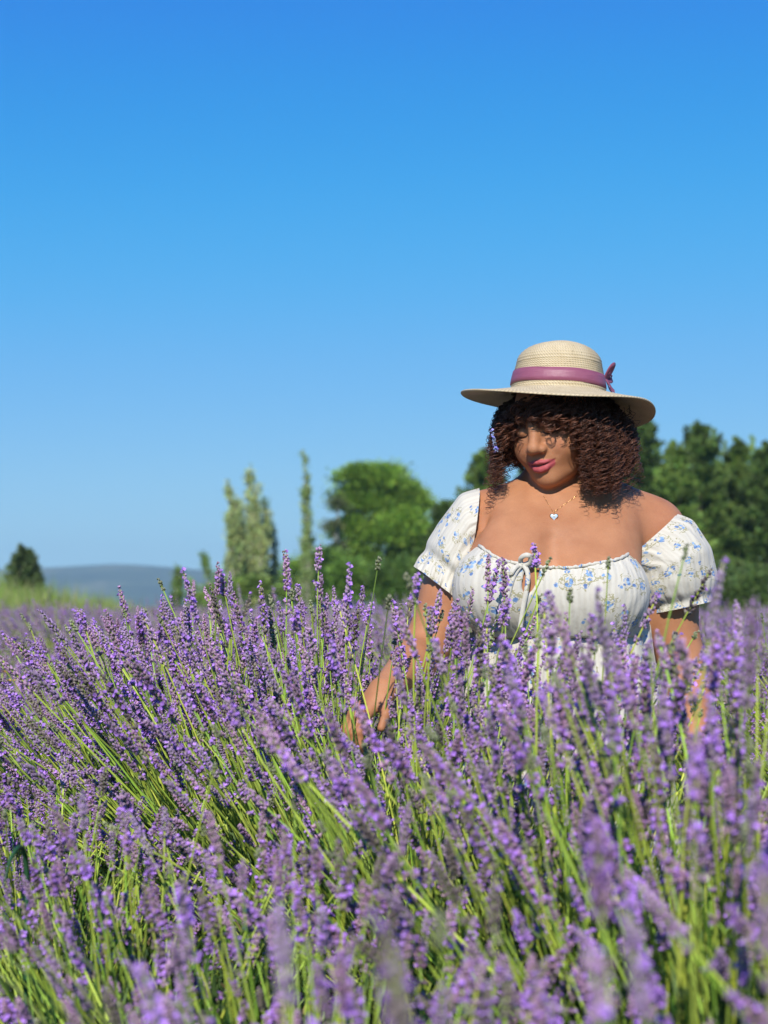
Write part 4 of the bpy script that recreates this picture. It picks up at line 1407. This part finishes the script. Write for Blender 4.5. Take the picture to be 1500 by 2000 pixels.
def clump_tree(x, d, lumps, label, seed, base, leaf=.10, name='broadleaf_tree', trunk=None, bark=M_BARK, cat='tree', group=None, n_per=900, trunk_r=.14):
    """lumps in photograph pixels: (x, y, rx, ry); leaves gather in many small tufts on each lump's shell"""
    rng = np.random.default_rng(seed)
    p = px(x, 1185, d); s = d / FPX
    e = empty(name, (p[0], d, 0.0), label, cat, group)
    parts = []
    top = max(CAM_Z + (1185 - l[1]) * s for l in lumps)
    tp = trunk or [(0, 0, -.05), (.05, 0, top * .3), (0, 0, top * .6), (.03, 0, top * .85)]
    limb(parts, tp, np.linspace(trunk_r, trunk_r * .3, len(tp)))
    P, D, T = [], [], []
    for (lx, ly, rx, ry) in lumps:
        c = np.array(((lx - x) * s, rng.normal(0, .3), CAM_Z + (1185 - ly) * s)); R = np.array((rx * s, (rx + ry) * .5 * s, ry * s))
        limb(parts, [np.array(tp[1]), (np.array(tp[-2]) + c) / 2 * np.array((1, 1, .95)), c], [trunk_r * .4, trunk_r * .25, .015])
        ntuft = max(10, int(n_per * rx * ry / 900 / 60))
        hue = rng.uniform(.75, 1.25)
        for q in range(ntuft):
            v = rng.normal(0, 1, 3); v /= np.linalg.norm(v)
            if v[2] < -.35: v[2] *= -.6
            cc = c + v * R * rng.uniform(.78, 1.04)
            n = 60; tr = rng.uniform(.12, .26) * min(1.3, .4 + R.mean())
            off = rng.normal(0, 1, (n, 3)) * tr * np.array((1, 1, .45))
            P.append(cc + off); D.append(v * .7 + off * 1.2 / tr + np.array((0, 0, .3))); T.append(np.full(n, hue * rng.uniform(.6, 1.4)))
    V, F, _ = join(parts); np_obj('trunk', V, F, bark, None, e)
    P = np.vstack(P); D = np.vstack(D); T = np.concatenate(T)
    P[:, 2] = np.maximum(P[:, 2], .05)
    L = rng.uniform(.6, 1.3, len(P)) * leaf
    V, F, C = leaf_cards(rng, P, D, L, L * .32, base)
    np_obj('crown', V, F, M_LEAF, np.clip(C * np.repeat(T, 4)[:, None], 0, 1), e, smooth=False)
    return e

def poplar(x, ytop, d, width_px, label, seed, base, n_lead=5, dense=1.0, spread_up=.2, leaf=.09):
    """slender tree: upright whips with sparse leaves, bark showing"""
    rng = np.random.default_rng(seed)
    p = px(x, 1185, d); H = px(x, ytop, d)[2]; Wd = width_px * d / FPX * .5
    e = empty('poplar_tree', (p[0], d, 0), label, 'tree')
    parts, P, D = [], [], []
    for q in range(n_lead):
        h = H * (1 if q == 0 else rng.uniform(.5, .93)); x0 = 0 if q == 0 else rng.uniform(-1, 1) * Wd * .8; y0 = rng.normal(0, .3)
        lean = rng.normal(0, .12)
        pts = [(x0 * .3, y0, -.05), (x0 * .7, y0, h * .35), (x0, y0, h * .7), (x0 + lean, y0, h)]
        limb(parts, spline(pts, 10), np.linspace(.045, .010, 10))
        sp = spline(pts, 60)
        for k in range(int(26 * dense)):
            t = rng.uniform(.12, 1.0); b0 = sp[int(t * 59)]
            a = rng.uniform(0, 6.28); ln = rng.uniform(.25, .75) * (1 - t * .75) * Wd * 1.5 + .08
            b1 = b0 + np.array((math.cos(a) * ln * .5, math.sin(a) * ln * .5, ln * rng.uniform(.8, 1.3)))
            if k % 2 == 0: limb(parts, [b0, (b0 + b1) / 2, b1], [.014, .01, .004])
            n = int(rng.integers(18, 40)); tt = rng.uniform(.2, 1.1, n)
            P.append(b0 + (b1 - b0) * tt[:, None] + rng.normal(0, .05, (n, 3))); D.append(rng.normal(0, 1, (n, 3)) + np.array((0, 0, .3)))
    V, F, _ = join(parts); np_obj('trunk', V, F, M_BARK_PALE, None, e)
    P = np.vstack(P); D = np.vstack(D)
    L = rng.uniform(.6, 1.3, len(P)) * leaf
    V, F, C = leaf_cards(rng, P, D, L, L * .36, base)
    np_obj('crown', V, F, M_LEAF, C, e, smooth=False)
    return e

G_EV = 'evergreen trees behind the woman'
ev = [(868, 985, 44, 120, 'small dark evergreen tree just right of the rounded green tree'),
      (945, 880, 46, 190, "dark evergreen tree behind the woman's hair, left of her head"),
      (1045, 900, 48, 220, 'dark evergreen tree directly behind the woman, under her hat'),
      (1150, 870, 46, 220, "dark evergreen tree behind the woman's curls on her left side"),
      (1252, 806, 45, 200, 'tall evergreen tree with its tip just below the hat brim'),
      (1318, 868, 43, 150, 'lower lighter evergreen tree between two taller ones beside the hat'),
      (1366, 822, 46, 190, 'tall evergreen tree with pointed tip right of the hat'),
      (1440, 858, 47, 170, 'evergreen tree with split pointed tip near the right edge'),
      (1500, 866, 45, 170, 'evergreen tree cut off by the right edge of the picture'),
      (1590, 850, 46, 200, 'evergreen tree just outside the right edge of the picture')]
for i, (x, yt, d, w, lab) in enumerate(ev):
    conifer(x, yt, d, w * 1.22, lab, 300 + i, density=1.15, group=G_EV, base=(.125, .205, .040) if i % 2 else (.095, .165, .036))
for i, (x, yt, w, lab) in enumerate([(1285, 905, 170, 'farther evergreen tree in the gap right of the hat brim'), (1400, 900, 170, 'farther evergreen tree in the gap between two pointed ones'), (1470, 905, 160, 'farther evergreen tree filling the gap near the right edge'), (905, 965, 120, 'farther evergreen tree above the left puff sleeve')]):
    conifer(x, yt, 54, w, lab, 320 + i, density=1.1, group=G_EV, base=(.085, .15, .035))
# darker undergrowth at their feet
for i, (x, d, w, h, lab) in enumerate([(900, 40, 60, 70, 'low dark shrub left of the woman under the evergreens'), (1425, 39, 70, 80, "low dark shrub right of the woman's sleeve under the evergreens"), (1500, 38.5, 60, 70, 'low dark shrub at the right edge under the evergreens')]):
    clump_tree(x, d, [(x - w * .5, 1185 - h * .4, w * .6, h * .7), (x + w * .4, 1185 - h * .3, w * .6, h * .6), (x, 1190, w, h * .6)], lab, 330 + i, (.09, .15, .035), .1, 'shrub', cat='shrub', n_per=700, trunk_r=.05)
# the rounded tree
clump_tree(740, 58, [(700, 940, 38, 30), (745, 945, 48, 36), (785, 975, 42, 34), (815, 990, 30, 20), (690, 985, 32, 34), (735, 1000, 50, 36), (790, 1030, 46, 34), (820, 1058, 30, 30), (690, 1040, 36, 34), (740, 1062, 52, 36), (800, 1095, 40, 34), (690, 1095, 38, 34)],
           'rounded bright green tree standing alone left of the woman', 350, (.235, .40, .058), .12, n_per=2600)
clump_tree(652, 57, [(652, 1040, 9, 40), (658, 1085, 12, 40), (660, 990, 6, 26)], 'thin pale leaning stem with sparse leaves left of the rounded tree', 351, (.12, .15, .06), .09, 'slender_tree', bark=M_BARK_PALE, n_per=600, trunk_r=.05,
           trunk=[(0, 0, -.05), (.05, 0, 1.5), (.12, 0, 3.2), (.18, 0, 4.9)])
for i, (x, d, L, lab, c) in enumerate([
        (620, 52, [(600, 1125, 40, 36), (640, 1110, 40, 36), (620, 1165, 60, 40)], 'green bush between the poplars and the rounded tree', (.18, .32, .05)),
        (700, 50, [(680, 1130, 46, 34), (730, 1135, 46, 34), (705, 1170, 66, 36)], 'green bush at the foot of the rounded tree', (.15, .28, .045)),
        (800, 49, [(780, 1130, 46, 36), (835, 1140, 46, 36), (805, 1172, 70, 36)], 'dark bush between the rounded tree and the white sleeve', (.11, .21, .04)),
        (540, 53, [(525, 1150, 36, 28), (556, 1145, 30, 28), (540, 1175, 46, 28)], 'low green bush right of the feathery poplar', (.18, .30, .05)),
        (470, 43, [(450, 1160, 34, 22), (490, 1155, 36, 26), (425, 1172, 30, 18)], 'low grassy bush at the foot of the feathery poplar', (.24, .36, .08))]):
    clump_tree(x, d, L, lab, 360 + i, c, .11, 'bush', cat='bush', n_per=1500, trunk_r=.05)
poplar(486, 926, 46, 84, 'feathery pale poplar with several upright whips left of centre', 380, (.42, .52, .20), 13, 1.7)
poplar(520, 985, 47, 50, 'shorter blue-green poplar tucked behind the feathery one', 384, (.12, .20, .10), 4, 1.2)
poplar(452, 1000, 44, 24, 'thin young poplar left of the feathery one', 381, (.28, .36, .12), 3, .9)
poplar(596, 893, 48, 42, 'tall thin poplar with a nearly bare pointed top', 382, (.28, .40, .13), 3, 1.9)
for i, (x, yt, w) in enumerate([(346, 1118, 20), (372, 1140, 24), (406, 1092, 22), (432, 1130, 20)]):
    poplar(x, yt, 36, w, ['small upright sapling leftmost of the four before the hill', 'short bushy sapling second of the four before the hill', 'tallest sapling of the four before the hill', 'sapling beside the feathery poplar, rightmost of four'][i], 390 + i, (.17, .27, .06), 3, 1.1, leaf=.07)
conifer(47, 1076, 40, 92, 'lone dark conical shrub before the blue hill at the left', 400, (.085, .13, .045), 1.0, name='conical_shrub')

# wild grass along the far edge of the field
def grass_verge():
    rng = np.random.default_rng(77)
    n = 26000
    s = rng.uniform(0, 1, n)
    Y = rng.uniform(FIELD_END + .4, FIELD_END + 7, n)
    U = np.where(rng.random(n) < .62, rng.uniform(-60, 330, n), rng.uniform(-60, 1600, n))
    X = (U - 750) * Y / FPX
    hmax = np.interp(U, [-60, 90, 150, 215, 260, 340, 520, 1600], [1.70, 1.55, 1.25, 1.12, 1.02, 1.0, 1.0, 1.0])
    H = hmax * rng.uniform(.45, 1.0, n) * (1 + .15 * np.sin(X * 2.1))
    tall = rng.random(n) < .035
    H[tall] *= 1.16
    lean = rng.normal(0, .13, (n, 2)) * H[:, None]
    W = rng.uniform(.006, .014, n)
    a = rng.uniform(0, 6.28, n)
    S = np.stack([np.cos(a), np.sin(a), 0 * a], -1) * W[:, None]
    B = np.stack([X, Y, 0 * X], -1); M_ = B + np.stack([lean[:, 0] * .35, lean[:, 1] * .35, H * .6], -1); T = B + np.stack([lean[:, 0], lean[:, 1], H], -1)
    V = np.stack([B - S, B + S, M_ + S * .8, T, M_ - S * .8], 1).reshape(-1, 3)
    i = np.arange(n)[:, None] * 5
    F = np.vstack([i + np.array([[0, 1, 2]]), i + np.array([[0, 2, 4]]), i + np.array([[2, 3, 4]])])
    c = np.array((.25, .38, .06)) * rng.uniform(.6, 1.4, (n, 1)) * np.stack([rng.uniform(.8, 1.3, n), np.ones(n), np.ones(n)], -1)
    dry = rng.random(n) < .28
    c[dry] = np.array((.55, .48, .24)) * rng.uniform(.7, 1.2, (dry.sum(), 1))
    return tag(np_obj('grass', V, F, M_GRASS, np.repeat(np.clip(c, 0, 1), 5, 0), smooth=False), 'tall bright wild grass along the far edge of the field', kind='stuff')
grass_verge()
# ------------------------------------------------------------------ small things in the field
def blade(pts, w, c, name, label, cat, parent=None):
    P = spline(pts, 22); n = len(P)
    T = np.gradient(P, axis=0); T /= np.linalg.norm(T, axis=1)[:, None]
    B = np.cross(T, (0.15, -1, .1)); B /= np.linalg.norm(B, axis=1)[:, None]; N = np.cross(B, T)
    W = w * np.interp(np.linspace(0, 1, n), [0, .3, .8, 1], [.7, 1, .7, .08])[:, None]
    ring = np.stack([P + B * W, P + N * w * .25, P - B * W, P - N * w * .06], 1)
    V, F = loft(ring, 4)
    o = np_obj(name, V - P[0], F, M_LEAF, np.tile(c, (len(V), 1)), parent, loc=P[0])
    return tag(o, label, cat)
blade([px(48, 1840, 2.35) - (0, 0, .25), px(52, 1790, 2.33), px(52, 1700, 2.32), px(46, 1662, 2.30), px(36, 1656, 2.27), px(20, 1680, 2.24), px(6, 1735, 2.22)], .0045, (.035, .12, .045), 'leaf_blade', 'broad dark green leaf blade bent over at the left edge', 'leaf')
# dry straw stalks lying across the lower left corner
rs = np.random.default_rng(4)
for i, (a, b, lab) in enumerate([((250, 2040), (-20, 1745), 'upper pale straw stalk slanting across the lower left corner'), ((200, 2060), (-30, 1840), 'middle pale straw stalk slanting across the lower left corner'), ((150, 2075), (-30, 1880), 'lower pale straw stalk slanting across the lower left corner'), ((300, 2010), (60, 1800), 'pale straw stalk crossing the lavender right of the others')]):
    d0 = 1.75
    P = spline([px(a[0], a[1], d0) + (0.05, .08, -.12), px((a[0] + b[0]) / 2 + 8, (a[1] + b[1]) / 2 - 6, d0), px(b[0], b[1], d0 + .03)], 14)
    V, F = tube(P, np.linspace(.0016, .0009, 14), 6)
    tag(np_obj('straw_stalk', V - P[0], F, M_GRASS, np.tile(np.array((.28, .34, .10)) * rs.uniform(.8, 1.15), (len(V), 1)), loc=P[0]), lab, 'straw', 'dry straw stalks in the lower left corner')
# small yellow and orange wild flowers at the left edge
def wildflower(x, y, d, c, label):
    e = empty('wildflower', px(x, y, d) * np.array((1, 1, 0)) + np.array((0, 0, .02)), label, 'flower', 'small wild flowers at the left edge')
    h = px(x, y, d)[2] - .02
    V, F = tube([(0, 0, 0), (.01, .004, h * .5), (0, 0, h)], [.002, .0016, .0012], 5)
    np_obj('stem', V, F, M_LEAF, np.tile((.12, .22, .05), (len(V), 1)), e)
    for k in range(6):
        a = k * math.pi / 3; dv = np.array((math.cos(a), math.sin(a), .35)); s_ = np.array((-math.sin(a), math.cos(a), 0))
        V = np.array([(0, 0, h), dv * .009 + s_ * .006 + (0, 0, h), dv * .018 + (0, 0, h + .001), dv * .009 - s_ * .006 + (0, 0, h)])
        np_obj('petal', V, np.array([[0, 1, 2, 3]]), M_LEAF, np.tile(c, (4, 1)), e, smooth=False)
wildflower(13, 1314, 5.0, (.85, .30, .10), 'orange wildflower, the topmost of three at the left edge')
wildflower(22, 1331, 5.0, (.85, .55, .08), 'yellow wildflower, the middle of three at the left edge')
wildflower(16, 1362, 4.6, (.75, .60, .12), 'pale yellow wildflower, the lowest of three at the left edge')
# a few tall single stalks that stand clear of the rows
def lone(x, y, d, lean, k, label):
    t = px(x, y, d); L = .60
    dv = np.array((lean, 0.02, 1.0)); dv /= np.linalg.norm(dv)
    b = t - dv * L
    o = bpy.data.objects.new('lavender_stalk', HI_MESH[k % N_HI]); link(o)
    o.matrix_world = stalk_matrix((b, dv, L, k * 1.3, k))
    return tag(o, label, 'lavender stalk', 'single lavender stalks')
for i, q in enumerate([(1428, 1096, 1.75, .10, 3, 'tall blurred lavender stalk beside the right sleeve, nearest the camera'), (1474, 1172, 1.6, .02, 5, 'blurred lavender stalk at the right edge of the picture'),
                       (786, 1246, 3.14, -.05, 13, "lavender stalk carrying the bee beside the woman's arm"),
                       (560, 1770, 1.02, -.12, 14, 'large blurred lavender stalk low left of centre, close to the camera'), (705, 1800, .95, -.10, 15, 'large blurred lavender stalk at the bottom centre, close to the camera'),
                       (770, 1850, .90, -.06, 17, 'nearest blurred lavender stalk at the bottom centre'), (850, 1790, 1.0, -.08, 18, 'large blurred lavender stalk right of the bottom centre'),
                       (1180, 1610, 1.12, -.09, 19, 'large blurred lavender stalk in the lower right, leaning left'), (1215, 1760, 1.05, -.12, 21, 'large blurred lavender stalk below another in the lower right'),
                       (1375, 1430, 1.35, -.02, 20, 'blurred upright lavender stalk right of the skirt'), (1480, 1700, .98, -.04, 16, 'large blurred lavender stalk in the lower right corner'),
                       (300, 1880, 1.35, -.35, 0, 'blurred lavender stalk leaning left near the lower left corner'), (1110, 1850, 1.0, -.1, 12, 'blurred lavender stalk low in front of the skirt'),
                       (1040, 1066, 3.0, .04, 1, "tall lavender stalk whose tip reaches the dress tie"), (955, 1086, 2.95, .0, 6, 'tall lavender stalk before the left half of the bodice'),
                       (975, 1094, 3.0, .03, 9, 'lavender stalk close to a twin before the left half of the bodice'), (1192, 1088, 2.6, .05, 7, 'tall lavender stalk before the right half of the bodice'),
                       (1352, 1068, 2.2, .18, 2, 'tall leaning lavender stalk before the right sleeve'), (640, 1068, 3.1, -.05, 8, 'tallest lavender stalk left of the woman, standing above the bush tops'),
                       (556, 1078, 3.2, .03, 4, 'tall lavender stalk with paired tips left of centre'), (424, 1102, 3.3, .05, 10, 'tall slim lavender stalk standing against the saplings')]):
    lone(*q)
# bee on a flower left of the arm
bp = px(786, 1240, 3.15)
bee = empty('bee', bp, "small orange brown bee on lavender beside the woman's arm", 'bee')
def blob(c, r, col, name, parent, mat=M_LEAF, n=10):
    u = np.linspace(0, math.pi, n); v = np.arange(n) * 2 * math.pi / n
    rings = [np.stack([c[0] + r[0] * math.cos(a) * np.ones(n), c[1] + r[1] * math.sin(a) * np.cos(v), c[2] + r[2] * math.sin(a) * np.sin(v)], -1) for a in u]
    V, F = loft(rings, n)
    stripe = np.where((np.arange(n) % 3 == 0)[:, None], np.array((.03, .02, .01)), np.array(col))
    return np_obj(name, V, F, mat, np.repeat(stripe, n, 0), parent)
blob((.004, 0, 0), (.0062, .0036, .0036), (.55, .27, .06), 'abdomen', bee)
blob((-.004, 0, .0005), (.0038, .0032, .0034), (.42, .22, .06), 'thorax', bee)
blob((-.0085, 0, 0), (.0020, .0020, .0022), (.05, .03, .02), 'bee_head', bee)
for sg in (-1, 1):
    V = np.array([(-.003, 0, .003), (.002, sg * .006, .007), (.010, sg * .0055, .0065), (.004, sg * .001, .0035)])
    np_obj('wing', V, np.array([[0, 1, 2, 3]]), M_LEAF, np.tile((.6, .55, .45), (4, 1)), bee, smooth=False)
# added sprig standing in for a bluish artifact in the curls
V, F, C = HI[11]
sel = V[:, 2] > STALK_L - .06
keepf = sel[F].all(1)
idx = np.full(len(V), -1); idx[sel] = np.arange(sel.sum())
Vs_ = (V[sel] - V[sel].mean(0)) * .8
sp = np_obj('artifact_sprig', Vs_, idx[F[keepf]], M_LAV, np.clip(C[sel] * np.array((.9, 1.6, 1.6)), 0, 1), smooth=False)
sp.location = (.238, 3.45, 1.375); sp.rotation_euler = (.1, -.25, .3)
tag(sp, "small bluish lavender sprig tucked in the woman's curls", 'lavender sprig')
